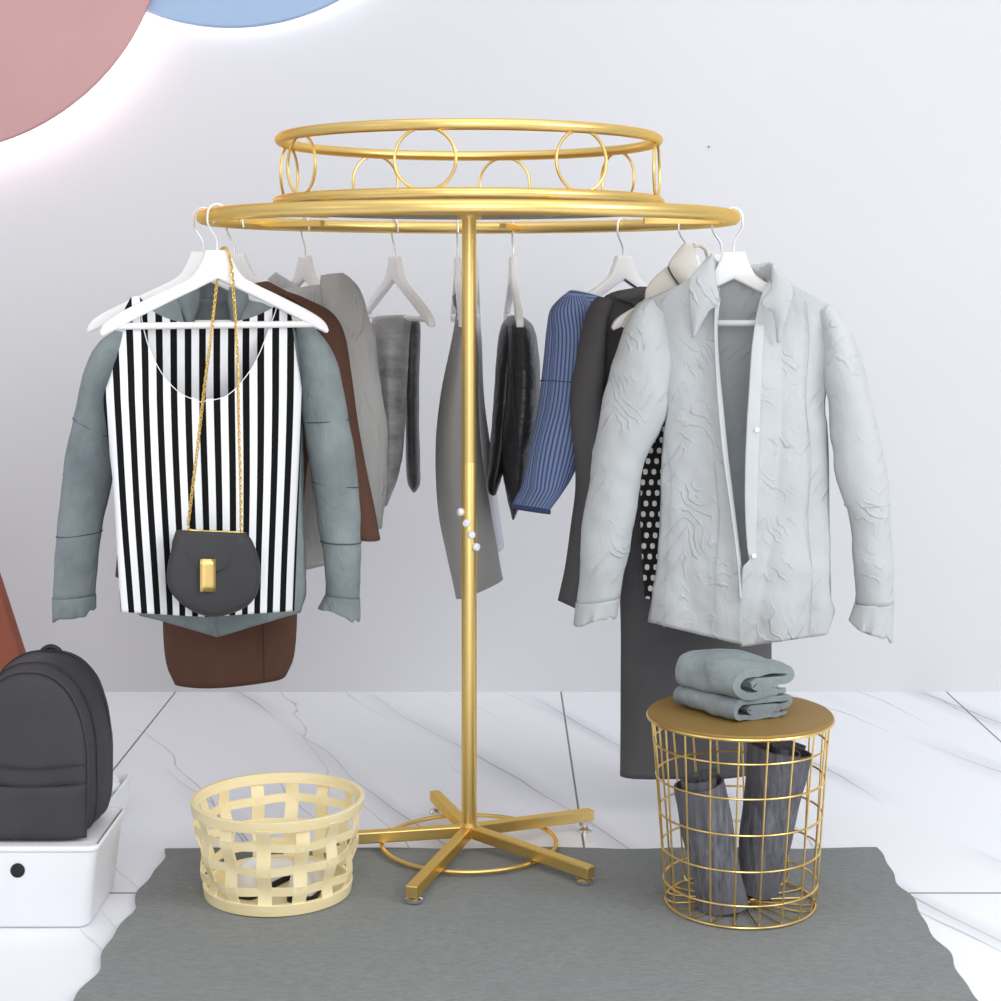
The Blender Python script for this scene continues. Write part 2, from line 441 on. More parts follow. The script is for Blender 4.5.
# wall discs with a light strip behind their rim
def wall_disc(name, c, rad, mat, label, y, led):
    t = thing(name, label, 'wall panel', (c[0], 5.06, c[1] - rad))
    b = MB(); b.lathe((c[0], y, c[1]), [(.01, .0), (rad - .004, .0), (rad, -.004), (rad, -.026), (rad - .004, -.03), (.01, -.03)], 160, 'y')
    b.build('panel_face', mat, t)
    b = MB(); b.torus((c[0], 5.035, c[1]), rad - .022, .008, 120, 8, (Vector((1, 0, 0)), Vector((0, 0, 1))))
    b.build('light_strip', MAT[led], t)
    b = MB(); b.lathe((c[0], 5.06, c[1]), [(rad * .55, 0.0), (rad * .55, 5.06 - y - .03)], 60, 'y'); b.build('mount', MAT['white_plastic'], t)
yd = 4.965
def pc(px, py): p = W(px, py, yd); return (p.x, p.z)
wall_disc('wall_disc', pc(-74, -86), 239 / F * yd, MAT['pink'], 'large dusty pink backlit disc on the wall at upper left', yd, 'led_pink')
yd = 5.0
wall_disc('wall_disc', pc(229, -203), 230 / F * 5.0, MAT['blue_disc'], 'pale blue backlit disc on the wall at the top edge', 5.0, 'led')

p = W(708.5, 147, 5.06)
b = MB(); b.lathe((p.x, 5.0605, p.z), [(.0012, 0), (.0012, .006), (.0024, .007), (.0024, .009)], 12, 'y')
tag(b.build('wall_nail', MAT['rubber'], origin=(p.x, 5.06, p.z)), 'tiny dark nail alone on the bare white wall', 'nail')

# rug
pts = []
def wav(s, a): return a * (math.sin(s * 17) * .6 + math.sin(s * 31 + 1) * .4)
b = MB(); ny, nx = 90, 130; rows = []
for i in range(ny):
    v = i / (ny - 1); Y = 2.35 + (3.628 - 2.35) * v
    x0 = -.712 + wav(v * 1.7, .010); x1 = .803 + wav(v * 1.9 + 2, .008)
    rows.append([Vector((x0 + (x1 - x0) * j / (nx - 1), Y + (.003 * math.sin(j * .21) if i == ny - 1 else 0), .010 + .0022 * nz(Vector((x0 + (x1 - x0) * j / (nx - 1), Y, 0)), 5))) for j in range(nx)])
b.grid(rows)
top = rows
edge = [r[0] for r in top][::-1] + top[0][1:] + [r[-1] for r in top][1:] + top[-1][::-1][1:-1]
ring2 = [Vector((p.x, p.y, .0005)) for p in edge]
b.grid([edge, ring2], True)
tag(b.build('area_rug', MAT['rug'], origin=(.05, 3, 0), angle=60), 'flat grey textured rug with wavy side edges under the rack', 'rug')

# ------------------------------------------------------------------ the round rack
RX, RY = -.067, 3.632; ZR = 1.352; RR = .560
rk = thing('garment_rack', 'round gold clothes rack on a five-legged base in mid picture', 'clothes rack', (RX, RY, 0))
cen = lambda z: Vector((RX, RY, z))
b = MB(); b.torus(cen(ZR), RR, .0145, 128, 16); b.build('hanging_rail', MAT['gold'], rk)
b = MB(); b.lathe(cen(0), [(.01, 1.366), (.405, 1.366), (.408, 1.370), (.408, 1.380), (.404, 1.384), (.01, 1.384)], 128)
b.build('shelf', MAT['gold_sheet'], rk)
b = MB(); b.torus(cen(1.386), .405, .011, 128, 12); b.build('shelf_rim', MAT['gold'], rk)
b = MB(); b.torus(cen(1.517), .401, .0113, 128, 16); b.build('upper_ring', MAT['gold'], rk)
for a in (-65, 7, 79, 151, 223):
    d = Vector((math.cos(R(a)), math.sin(R(a)), 0))
    b = MB(); b.beam(cen(ZR - .002) + d * .38, cen(ZR - .002) + d * .566, .016, .012); b.build('spoke', MAT['gold'], rk)
for k in range(8):
    a = R(-101 + 45 * k); d = Vector((math.cos(a), math.sin(a), 0)); tn = Vector((-d.y, d.x, 0))
    b = MB(); b.torus(cen(1.4515) + d * .401, .0602, .0032, 56, 8, (tn, Vector((0, 0, 1)))); b.build('decorative_ring', MAT['gold'], rk)
b = MB(); b.lathe(cen(0), [(.0153, .6), (.0153, 1.368)], 28)
b.build('upper_pole', MAT['gold'], rk)
b = MB(); b.lathe(cen(0), [(.0163, .045), (.0163, .83), (.0160, .8315), (.0150, .832)], 28); b.build('lower_pole', MAT['gold'], rk)
b = MB(); b.lathe(cen(0), [(.026, 1.352), (.026, 1.366)], 28); b.build('pole_flange', MAT['gold'], rk)
for (px, py, a) in ((463.5, 511, -155), (468, 521.5, -105), (473, 533, -75), (477, 545.5, -40)):
    z = CH - (py - HY) / F * 3.64; d = Vector((math.cos(R(a)), math.sin(R(a)), 0))
    q = cen(z) + d * .015
    b = MB()
    rows = []
    sd = Vector((-d.y, d.x, 0)); up = Vector((0, 0, 1))
    for (r, h) in ((.006, 0), (.0085, .003), (.0085, .008), (.006, .011), (.001, .0115)):
        rows.append([q + d * h + (sd * math.cos(2 * PI * k / 18) + up * math.sin(2 * PI * k / 18)) * r for k in range(18)])
    b.grid(rows, True); o = b.build('knob', MAT['knob'], rk); o['label'] = 'white round knob'
for a, rl in ((-107.4, .337), (-42.6, .320), (28.7, .289), (106.5, .28), (185, .31)):
    d = Vector((math.cos(R(a)), math.sin(R(a)), 0)); p0 = cen(.046) + d * .008; p1 = cen(.0345) + d * (rl + .018)
    b = MB(); b.beam(p0, p1, .024, .024); lg = b.build('leg', MAT['gold'], rk, smooth=False, bevel=.0025)
    q = cen(0) + d * rl; zf = .0 if q.y > 3.66 else .0115
    b = MB(); b.lathe(q, [(.0175, zf), (.0175, zf + .0055), (.011, zf + .0095), (.006, zf + .0105), (.006, .026)], 24)
    ft = b.build('levelling_foot', MAT['chrome'], lg); ft['label'] = 'silver levelling foot'
b = MB(); b.torus(cen(.0205), .186, .0048, 96, 10); b.build('base_ring', MAT['gold'], rk)
b = MB(); b.lathe(cen(0), [(.018, .034), (.023, .036), (.023, .058), (.0165, .064)], 28); b.build('hub', MAT['gold'], rk)

# ------------------------------------------------------------------ hangers
HG = 'white hangers on the round rail'
def make_hanger():
    t = thing('clothes_hanger', 'x', 'hanger', (0, 0, 0), HG)
    up = [(.026, 0), (.033, -.020), (.052, -.050), (.085, -.069), (.13, -.089), (.19, -.116), (.224, -.134), (.242, -.149), (.247, -.162)]
    lo = [(.0, -.058), (.012, -.063), (.05, -.080), (.09, -.0975), (.13, -.1155), (.175, -.136), (.212, -.154), (.232, -.163), (.243, -.168)]
    us, ls = cr(up, 36), cr(lo, 36); n = len(us); seg = 12
    rows = []
    for sgn in (-1, 1):
        rr = []
        for (ux, uz), (lx, lz) in zip(us, ls):
            ring = []; c = Vector(((ux + lx) / 2, 0, (uz + lz) / 2)); h = Vector(((ux - lx) / 2, 0, (uz - lz) / 2))
            for k in range(seg):
                q = 2 * PI * k / seg + PI / seg; cs, sn = math.cos(q), math.sin(q)
                cs = math.copysign(abs(cs) ** .3, cs); sn = math.copysign(abs(sn) ** .4, sn)
                p = c + h * cs; ring.append(Vector((sgn * p.x, .0085 * sn, p.z)))
            rr.append(ring)
        rows.append(rr)
    b = MB()
    for rr in rows: b.grid(rr, True); b.cap(rr[-1])
    # crown block joining the two arms
    blk = []
    for x in (-1, 1): pass
    z = [(.024, 0), (.0, -.064)]
    ringL, ringR = rows[0][0], rows[1][0]
    b.grid([ringL, ringR], True)
    b.build('hanger_arms', MAT['hanger'], t, angle=50)
    b = MB(); b.tube([(-.222, 0, -.1495), (.222, 0, -.1495)], .0068, 10); b.build('trouser_bar', MAT['hanger'], t)
    pts = [(0, 0, -.006), (.0, 0, .014), (-.004, 0, .026), (-.014, 0, .040), (-.0205, 0, .054)]
    for k in range(10):
        a = R(185 - 18 * k - 4); pts.append((.0205 * math.cos(a), 0, .070 + .0205 * math.sin(a)))
    pts.append((.0222, 0, .059))
    b = MB(); b.tube([(p[0], p[1], p[2]) for p in cr([(q[0], q[2], 0) for q in pts], 40) for p in [(p[0], 0, p[1])]], .0026, 8)
    b.build('hook', MAT['hook'], t)
    return t
HGR = make_hanger(); ZA = ZR - .070 - .001     # crown height
_used = [False]
def hang(theta, label, yaw=None, flip=False, sx=1.0):
    X, Y = RX + RR * math.cos(R(theta)), RY + RR * math.sin(R(theta))
    if not _used[0]: o = HGR; _used[0] = True
    else:
        o = HGR.copy(); COL.objects.link(o)
        for ch in HGR.children:
            if ch.parent is not HGR: continue
            c = ch.copy(); COL.objects.link(c); c.parent = o
    o.location = (X, Y, ZA); y = theta if yaw is None else yaw
    # keep local +x pointing to the right in the picture
    if math.cos(R(y)) < 0: y -= 180
    if flip: y += 180
    o.rotation_euler = (0, 0, R(y)); o.scale = (sx, 1, 1); o['label'] = label
    return X, Y, math.tan(R(y))
kA = hang(208, 'white hanger at the front left holding the striped tank top', sx=.95)
kB = hang(190, 'white hanger just behind the striped top holding the grey-blue jacket', sx=.95)
kC = hang(161, 'white hanger holding the long brown coat')
kD = hang(135, 'white hanger holding the wrinkled grey linen shirt', yaw=141, sx=.62)
kE = hang(110, 'white hanger with grey satin trousers folded over its bar', yaw=114)
kF = hang(94, 'white hanger behind the pole holding the plain mid-grey coat')
kF2 = hang(89.5, 'white hanger behind the pole holding the pale lavender blouse')
kG = hang(80, 'white hanger seen edge-on with black trousers over its bar', yaw=-86.5)
kH = hang(50, 'white hanger holding the blue ribbed sweater', yaw=42, sx=.92)
kI = hang(28, 'white hanger holding the long charcoal coat', yaw=20)
kJ = hang(10, 'white hanger holding the black polka-dot blouse')
kK = hang(-9, 'white hanger inside the collar of the open pale grey shirt', flip=True, sx=.9)

GG = None
# ------------------------------------------------------------------ A striped tank top
pl = Plane(kA[0], kA[1] + .021, kA[2])
env = [(298, .004), (320, .008), (345, .022), (398, .05), (500, .058), (612, .062)]
hwL = [(298, 84), (330, 88), (398, 99), (612, 87)]
def bulge(env, cx, hw, floor=.0):
    def f(x, y):
        u = min(1, abs(x - cx) / hw(y)) if callable(hw) else min(1, abs(x - cx) / hw)
        return ip(env, y) * (floor + (1 - floor) * math.sqrt(max(0, 1 - u ** 2.4)))
    return f
t = thing('tank_top', 'sleeveless black and white vertically striped top with scoop neck', 'tank top', pl(208, 614))
bf = bulge(env, 205, lambda y: ip([(298, 82), (330, 85), (398, 98.5), (612, 86.5)], y), .12)
fold = lambda x, y: .006 * max(0, (y - 400) / 210) * math.sin(x * .16 + .004 * y)
def suv(x, y):
    hw = ip([(298, 102), (398, 98.5), (612, 86.5)], y); cx = ip([(298, 202), (398, 203), (612, 207)], y)
    return ((x - cx) / hw * 6.85 + .23 + .05 * math.sin(y * .02 + x * .03), y / 100)
L = [(131, 297), (124, 312), (123, 332), (119, 350), (110, 378), (104, 398), (107, 430), (113, 480), (118, 560), (121, 612)]
N = [(139, 296), (141, 312), (143, 326), (150, 350), (163, 375), (180, 393), (200, 402), (201, 430), (203, 500), (206, 617)]
N2 = [(277, 305), (275, 313), (270, 326), (260, 352), (247, 375), (226, 396), (200, 402), (201, 430), (203, 500), (206, 617)]
Rr = [(288, 305), (291, 314), (293, 332), (296, 355), (300, 378), (302, 398), (301, 430), (299, 480), (296, 560), (294, 611)]
b = MB()
quilt(b, pl, L, N, 26, 100, lambda x, y, u, v: bf(x, y) + fold(x, y), suv)
quilt(b, pl, N2, Rr, 26, 100, lambda x, y, u, v: bf(x, y) + fold(x, y), suv)
b.build('front_panel', MAT['stripe'], t, solid=.002, merge=.0006)
b = MB()
Lb = [(131, 297), (124, 312), (123, 332), (119, 350), (110, 378), (104, 398), (107, 430), (113, 480), (118, 560), (121, 610)]
Nb = [(139, 296), (150, 309), (166, 318), (186, 323), (205, 324), (205, 350), (205, 400), (205, 450), (205, 520), (206, 608)]
Nb2 = [(277, 305), (267, 311), (250, 318), (226, 323), (205, 324), (205, 350), (205, 400), (205, 450), (205, 520), (206, 608)]
quilt(b, pl, Lb, Nb, 26, 90, lambda x, y, u, v: -.8 * bf(x, y), suv)
quilt(b, pl, Nb2, Rr[:-1] + [(294, 608)], 26, 90, lambda x, y, u, v: -.8 * bf(x, y), suv)
b.build('back_panel', MAT['stripe'], t, solid=.002, merge=.0006)
b = MB()
for cv in (N[:7], N2[:7]): b.tube([pl(x, y, bf(x, y) + fold(x, y) + .0012) for x, y in cr(cv, 40)], .001, 6)
b.build('neck_binding', MAT['white_plastic'], t)

# ------------------------------------------------------------------ saddle bag on a chain
plb = Plane(kA[0], kA[1] - .095, .42)
t = thing('shoulder_bag', 'small charcoal saddle bag hanging on a gold chain over the striped top', 'bag', plb(215, 617))
out = [(176, 532), (211, 533), (247, 535), (255, 547), (260, 565), (259, 588), (250, 604), (233, 613), (214, 617), (194, 612), (177, 600), (168, 586), (167, 570), (171, 550)]
ring = cr(out + [out[0]], 65)[:-1]
def bagring(s, off, dx=0.0, dy=0.0):
    c = (213, 575); return [plb(c[0] + (x - c[0]) * s + dx, c[1] + (y - c[1]) * s + dy, off) for x, y in ring]
b = MB(); rr = [bagring(.0, .026), bagring(.5, .026), bagring(.86, .0245), bagring(.95, .021), bagring(.985, .015), bagring(1, .006), bagring(1, -.018), bagring(.98, -.026), bagring(.9, -.03), bagring(0.0, -.031)]
b.grid(rr, True); b.build('bag_body', MAT['bag'], t, merge=.0003, angle=60)
fl = [(174, 533), (248, 536)]
b = MB()
Lf = [(176, 531), (172, 545), (174, 554), (188, 567), (211, 574)]
Rf = [(247, 534), (252, 546), (250, 552), (234, 567), (212, 574)]
quilt(b, plb, Lf, Rf, 30, 26, lambda x, y, u, v: .029 - .012 * abs(2 * u - 1) ** 4 - .004 * (1 - v))
quilt(b, plb, [(176, 531), (178, 530.5)], [(247, 534), (246, 533)], 30, 4, lambda x, y, u, v: .025 - .012 * abs(2 * u - 1) ** 4 - .05 * v)
b.build('flap', MAT['bag'], t, solid=.003, merge=0)
b = MB(); c = plb(207.5, 575.5, .034)
quilt(b, plb, [(200, 559), (200, 592)], [(215.5, 559), (215.5, 592)], 4, 6, lambda x, y, u, v: .034)
b.build('clasp_plate', MAT['gold'], t, solid=.003, bevel=.0004, merge=0)['label'] = 'gold rectangular clasp'
b = MB(); b.tube([plb(187, 530, .004), plb(200, 531.5, .004), plb(228, 532.5, .004), plb(243, 532.5, .004)], .0028, 8)
b.torus(plb(189, 531, .004), .006, .0015, 20, 6, (plb.nrm, Vector((0, 0, 1)))); b.torus(plb(241, 533, .004), .006, .0015, 20, 6, (plb.nrm, Vector((0, 0, 1))))
b.build('chain_bar', MAT['chain'], t)
# chain strands: from the bag up, over the hanger arm, and down behind it
ha = Plane(kA[0], kA[1], kA[2])
sR = [plb(241, 528, .004), plb(240.5, 480, .004), plb(239, 430, .003), plb(237, 350, 0), ha(234, 300, .035), ha(232, 272, .016), ha(229, 254, .013), ha(225.5, 247.6, .004)]
sL = [ha(225.5, 247.6, .004), ha(222, 250, -.012), ha(219, 268, -.014), ha(216.8, 284, -.004), ha(214.5, 305, .03), plb(211, 335, 0), plb(203, 400, .003), plb(196, 460, .004), plb(190.5, 505, .004), plb(187.5, 528, .004)]
def chain(mb, pts, step=.0075):
    d = [0]
    P = cr3(pts, 160)
    for a, q in zip(P, P[1:]): d.append(d[-1] + (q - a).length)
    n = int(d[-1] / step); j = 0
    for i in range(n):
        s = (i + .5) * step
        while j < len(d) - 2 and s > d[j + 1]: j += 1
        p = P[j].lerp(P[j + 1], (s - d[j]) / max(1e-6, d[j + 1] - d[j])); tn = (P[j + 1] - P[j]).normalized()
        sd = tn.cross(Vector((0, 1, 0)))
        if sd.length < .1: sd = tn.cross(Vector((1, 0, 0)))
        sd.normalize(); fw = sd.cross(tn)
        w = (sd + fw * (1 if i % 2 else -1)).normalized()
        mb.tube([p + tn * .0054 * math.cos(2 * PI * k / 12) + w * .0028 * math.sin(2 * PI * k / 12) for k in range(12)], .0012, 5, True)
def cr3(pts, n):
    P = [Vector(p) for p in pts]; m = len(P); out = []
    for i in range(n):
        s = (m - 1) * i / (n - 1); j = min(m - 2, int(s)); u = s - j
        p0, p1, p2, p3 = P[max(0, j - 1)], P[j], P[j + 1], P[min(m - 1, j + 2)]
        out.append(.5 * ((2 * p1) + (p2 - p0) * u + (2 * p0 - 5 * p1 + 4 * p2 - p3) * u * u + (3 * p1 - p0 - 3 * p2 + p3) * u ** 3))
    return out
b = MB(); chain(b, sR); b.build('chain_strand', MAT['chain'], t, merge=0)
b = MB(); chain(b, sL); b.build('chain_strand', MAT['chain'], t, merge=0)

# ------------------------------------------------------------------ ruffled cuff
def cuff(name, pl, a, bb, c, d, t0, t1, mat, parent, seed=0, cen=0.0):
    """a,bb: upper left/right points, c,d: lower left/right points"""
    b = MB(); rows = []; n = 10; seg = 40
    for i in range(n):
        v = i / (n - 1)
        l = (a[0] + (c[0] - a[0]) * v, a[1] + (c[1] - a[1]) * v); r = (bb[0] + (d[0] - bb[0]) * v, bb[1] + (d[1] - bb[1]) * v)
        A, B = pl(*l), pl(*r); cc = (A + B) / 2 + Vector((0, -cen, 0)); h = (B - A) / 2; tt = t0 + (t1 - t0) * v; ring = []
        for k in range(seg):
            q = 2 * PI * k / seg
            f = 1 + .10 * v * v * math.sin(7 * q + seed) + .05 * v * math.sin(13 * q)
            pp = cc + h * math.cos(q) * (1 + .03 * v * math.sin(5 * q)) + pl.nrm * tt * math.sin(q) * f
            pp.z += v * v * (.0035 * math.sin(3 * q + seed) + (.004 * math.sin(11 * q) if (math.cos(q) > .45) == (c[0] + d[0] < a[0] + bb[0] or d[0] < 700 and d[0] > 580 or d[0] < 120) else 0))
            ring.append(pp)
        rows.append(ring)
    b.grid(rows, True); return b.build(name, mat, parent, solid=.003, merge=0)

# ------------------------------------------------------------------ B grey-blue jacket
pl = Plane(kB[0], kB[1] + .01, kB[2])
t = thing('jacket', 'grey-blue washed jacket with quilted sleeves behind the striped top', 'jacket', pl(215, 630))
def puff(rows_y, amp):
    return None
lw = wrinkle(.0045, 10, (1, 1, .9), 3)
def sleeve(name, pl, rows, mat, parent, seams=(), wr=None, n=46, cen=0.0, seammat=None, r=.0012, uvs=(1, 1), capb=False):
    b = MB(); ringset = loft(b, pl, rows, n, 30, True, capb, cen, uvs=uvs)
    s = b.build(name, mat, parent, wr=wr, solid=0 if capb else .0016)
    if seams:
        for f in seams:
            ring = ringset[int(f * (n - 1))]; c = sum(ring, Vector()) / len(ring)
            bb = MB(); bb.tube([c + (p - c) * 1.035 for p in ring], r, 5, True)
            bb.build('stitching', seammat or MAT['seam_denim'], s)
    return s
b = MB()
envB = [(285, .01), (330, .05), (420, .07), (625, .065)]
bB = bulge(envB, 210, lambda y: ip([(285, 80), (330, 96), (620, 95)], y), .15)
quilt(b, pl, [(176, 296), (136, 322), (118, 352), (116, 420), (118, 520), (128, 590), (140, 616)], [(214, 300), (214, 306), (214, 340), (214, 400), (214, 500), (214, 580), (216, 634)], 26, 70, lambda x, y, u, v: -bB(x, y))
quilt(b, pl, [(214, 300), (214, 306), (214, 340), (214, 400), (214, 500), (214, 580), (216, 634)], [(250, 296), (284, 316), (301, 350), (302, 420), (303, 500), (306, 590), (300, 613)], 26, 70, lambda x, y, u, v: -bB(x, y))
b.build('back_panel', MAT['denim_grey'], t, solid=.003, wr=lw)
for side in (-1, 1):
    b = MB()
    if side < 0:
        quilt(b, pl, [(176, 296), (136, 322), (118, 352), (116, 420), (118, 520), (128, 590), (138, 614)], [(180, 298), (182, 315), (192, 345), (208, 400), (214, 500), (216, 580), (217, 637)], 26, 70, lambda x, y, u, v: bB(x, y) * .75)
    else:
        quilt(b, pl, [(246, 298), (242, 315), (232, 345), (216, 400), (214, 500), (216, 580), (217, 637)], [(252, 298), (286, 317), (301, 350), (302, 420), (301, 500), (306, 590), (301, 612)], 26, 70, lambda x, y, u, v: bB(x, y) * .75)
    b.build('front_panel', MAT['denim_grey'], t, solid=.003, wr=lw)
b = MB()
quilt(b, pl, [(180, 282), (176, 300), (186, 326)], [(200, 288), (200, 302), (194, 322)], 10, 14, lambda x, y, u, v: .012 + .02 * math.sin(PI * u))
quilt(b, pl, [(228, 288), (228, 302), (232, 322)], [(246, 282), (250, 300), (240, 326)], 10, 14, lambda x, y, u, v: .012 + .02 * math.sin(PI * u))
quilt(b, pl, [(182, 278), (184, 300)], [(246, 278), (244, 300)], 16, 8, lambda x, y, u, v: -.03 - .015 * math.sin(PI * u))
b.build('collar', MAT['denim_grey'], t, solid=.003)
SL = [(116, 330, 132, 334, .018), (103, 340, 132, 350, .032), (91, 356, 127, 366, .042), (82, 387, 114, 402, .043), (74, 420, 114, 440, .043), (67, 460, 113, 474, .042), (61, 505, 109, 500, .04), (57, 550, 101, 545, .037), (54, 598, 97, 594, .033)]
s = sleeve('sleeve', pl, SL, MAT['denim_grey'], t, (.36, .57, .79), lw, cen=.012)
cuff('cuff', pl, (54, 597), (97, 593), (55, 620), (97, 607), .033, .036, MAT['denim_grey'], s, 1, .012)
SR = [(298, 326, 314, 328, .018), (298, 340, 328, 342, .032), (300, 365, 337, 360, .042), (303, 405, 346, 400, .043), (308, 445, 354, 445, .043), (314, 485, 359, 490, .042), (320, 530, 361, 530, .04), (325, 570, 362, 575, .037), (327, 594, 360, 598, .033)]
s = sleeve('sleeve', pl, SR, MAT['denim_grey'], t, (.36, .58, .8), lw, cen=.012)
cuff('cuff', pl, (327, 593), (360, 597), (319, 606), (360, 618), .033, .037, MAT['denim_grey'], s, 2, .012)

# ------------------------------------------------------------------ C long brown coat
pl = Plane(kC[0], kC[1], kC[2])
t = thing('coat', 'long brown coat hanging behind the grey-blue jacket', 'coat', pl(235, 686))
lw = wrinkle(.004, 7, (1, 1, .3), 9)
b = MB(); loft(b, pl, [(225, 290, 268, 282, .02), (182, 304, 302, 303, .03), (160, 332, 322, 328, .06), (158, 420, 312, 420, .075), (160, 520, 302, 520, .08), (166, 600, 296, 600, .085), (168, 640, 294, 640, .088), (171, 664, 291, 662, .088), (178, 681, 284, 678, .085)], 60, 44, True, False, fold=.06, folds=4)
b.build('coat_body', MAT['brown'], t, wr=lw, solid=.004)
b = MB(); rows = []
b.build  # noqa
sleeve('sleeve', pl, [(268, 286, 303, 299, .012), (298, 302, 330, 314, .028), (314, 324, 341, 332, .04), (322, 370, 348, 373, .05), (328, 420, 355, 418, .05), (334, 470, 364, 468, .046), (343, 510, 373, 508, .042), (352, 535, 379.5, 541, .038)], MAT['brown'], t, (), lw)
sleeve('sleeve', pl, [(172, 300, 196, 304, .02), (150, 330, 178, 338, .045), (140, 400, 166, 405, .05), (128, 480, 156, 485, .046), (117, 574, 148, 578, .04)], MAT['brown'], t, (), lw)
b = MB(); seamline(b, pl, [(262, 560), (263, 620), (264, 680)], lambda x, y: .078, .0012); b.build('vent_seam', MAT['seam'], t)

# ------------------------------------------------------------------ D grey linen shirt
pl = Plane(kD[0], kD[1], kD[2])
t = thing('shirt', 'wrinkled grey linen shirt showing beside the brown coat', 'shirt', pl(312, 572))
lw = wrinkle(.007, 12, (1.2, 1.2, .35), 21)
b = MB(); loft(b, pl, [(270, 290, 334, 284, .03), (266, 302, 346, 296, .045), (268, 340, 352, 340, .06), (274, 420, 352, 420, .065), (284, 500, 342, 500, .065), (300, 550, 330, 550, .06), (303, 572, 323, 562, .055)], 60, 44, True, False, fold=.08, folds=5)
b.build('shirt_body', MAT['linen'], t, wr=lw, solid=.002)
sleeve('sleeve', pl, [(322, 277, 342, 272, .02), (322, 290, 354, 283, .045), (326, 312, 362, 302, .06), (337, 340, 370, 334, .065), (343, 380, 377, 376, .065), (348, 420, 384, 420, .062), (350, 460, 385, 452, .06), (352, 500, 382, 495, .056), (355, 535, 377, 527, .05)], MAT['linen'], t, (), wrinkle(.006, 13, (1.3, 1.3, .4), 5))
b = MB()
quilt(b, pl, [(268, 279), (276, 287), (300, 297)], [(276, 272), (290, 281), (306, 291)], 8, 16, lambda x, y, u, v: .03 + .006 * math.sin(PI * u))
quilt(b, pl, [(318, 291), (326, 284)], [(322, 296), (334, 290)], 8, 8, lambda x, y, u, v: .03 + .006 * math.sin(PI * u))
b.build('collar', MAT['linen'], t, solid=.003)

# ------------------------------------------------------------------ E grey satin trousers over a hanger bar
pl = Plane(kE[0], kE[1], 0)
t = thing('trousers', 'creased grey satin trousers folded over a hanger bar', 'trousers', pl(390, 502))
b = MB(); lw = wrinkle(.002, 16, (.8, .8, 1.6), 4)
loft(b, pl, [(379, 316, 407, 314, .015), (374, 319, 412, 318, .05), (373, 330, 411, 330, .075), (378, 380, 408, 380, .085), (380, 420, 406, 420, .085), (381, 450, 404, 450, .08), (383, 480, 398, 478, .07), (384, 498, 389, 502, .05)], 64, 32, True, True, cen=.05)
b.build('front_leg', MAT['satin'], t, wr=lw)
b = MB(); loft(b, pl, [(404, 316, 414, 317, .02), (404, 326, 419, 324, .05), (404, 380, 418, 380, .07), (404.5, 430, 418, 430, .075), (405, 470, 419, 470, .075), (407, 486, 419, 487, .07), (411, 493, 416, 493, .05)], 50, 28, True, True, cen=-.06)
b.build('back_leg', MAT['satin_dark'], t, wr=wrinkle(.001, 14, (1, 1, 1), 8))

# ------------------------------------------------------------------ F mid-grey coat behind the pole, seen from its edge
pl = Plane(kF[0], kF[1] - .06, 0)
t = thing('coat', 'plain mid-grey coat hanging edge-on behind the gold pole', 'coat', pl(478, 590))
lw = wrinkle(.004, 7, (1, 1, .3), 13)
b = MB(); loft(b, pl, [(459, 296, 470, 296, .05), (456, 320, 474, 320, .1), (450, 355, 477, 355, .13), (441, 400, 478, 400, .14), (436, 455, 482, 455, .14), (439, 510, 490, 510, .14), (448, 555, 497, 548, .12), (456, 592, 502, 576, .07), (457, 598, 503, 579, .05)], 60, 40, True, False)
b.build('coat_body', MAT['coat_grey'], t, wr=lw, solid=.003)
b = MB(); loft(b, pl, [(453, 296, 470, 287, .05), (454, 303, 471, 296, .055), (457, 310, 473, 306, .06)], 14, 24, False, False)
b.build('collar', MAT['satin_dark'], t, solid=.004)
pl = Plane(kF2[0], kF2[1] + .15, 0)
t = thing('blouse', 'pale lavender blouse showing as a narrow strip right of the pole', 'blouse', pl(492, 550))
b = MB(); loft(b, pl, [(470, 305, 478, 305, .04), (470, 340, 481, 340, .06), (472, 400, 484, 400, .07), (474, 460, 492, 460, .07), (480, 510, 499, 510, .07), (486, 553, 504, 546, .07)], 44, 32, True, False)
b.build('blouse_body', MAT['lavender'], t, wr=wrinkle(.002, 8, (1, 1, .3), 2), solid=.002)

# ------------------------------------------------------------------ G black trousers over a hanger bar
pl = Plane(kG[0], kG[1], 0)
t = thing('trousers', 'black leather trousers folded over a hanger bar right of the pole', 'trousers', pl(512, 510))
lw = wrinkle(.0015, 13, (1, 1, 1.6), 31)
b = MB(); loft(b, pl, [(508, 317, 516, 316, .08), (501, 326, 524, 322, .14), (497, 350, 522, 345, .16), (494, 390, 516, 390, .16), (492, 420, 514, 425, .155), (489, 460, 507, 460, .145), (487, 486, 500, 484, .13), (488, 490, 497, 493, .12)], 50, 30, True, True, cen=-.04)
b.build('far_leg', MAT['leather'], t, wr=lw)
b = MB(); loft(b, pl, [(511, 315, 521, 315, .09), (508, 322, 532, 324, .15), (507, 345, 538, 350, .17), (505, 390, 540, 392, .17), (501, 430, 538, 430, .165), (502, 465, 533, 462, .15), (507, 495, 525, 490, .14), (511, 511, 515, 509, .12)], 60, 36, True, True, cen=.06)
g = b.build('near_leg', MAT['leather'], t, wr=lw)
b = MB()
gcx = lambda y: ip([(322, 520), (350, 522), (392, 522), (430, 519), (465, 517), (490, 516)], y); ghw = lambda y: ip([(322, 12.5), (350, 16), (392, 18), (430, 19), (465, 16), (490, 9)], y)
gof = lambda x, y: .06 + .168 * math.sqrt(max(.0, 1 - ((x - gcx(y)) / ghw(y)) ** 2)) + .003
seamline(b, pl, [(513, 325), (512, 360), (513, 400), (516, 440), (518, 470)], gof, .0016)
seamline(b, pl, [(525, 335), (529, 365), (532, 395)], gof, .0014)
seamline(b, pl, [(514, 385), (524, 388), (535, 386)], gof, .0014)
seamline(b, pl, [(514, 415), (524, 419), (533, 414)], gof, .0016)
b.build('seam', MAT['seam'], g)

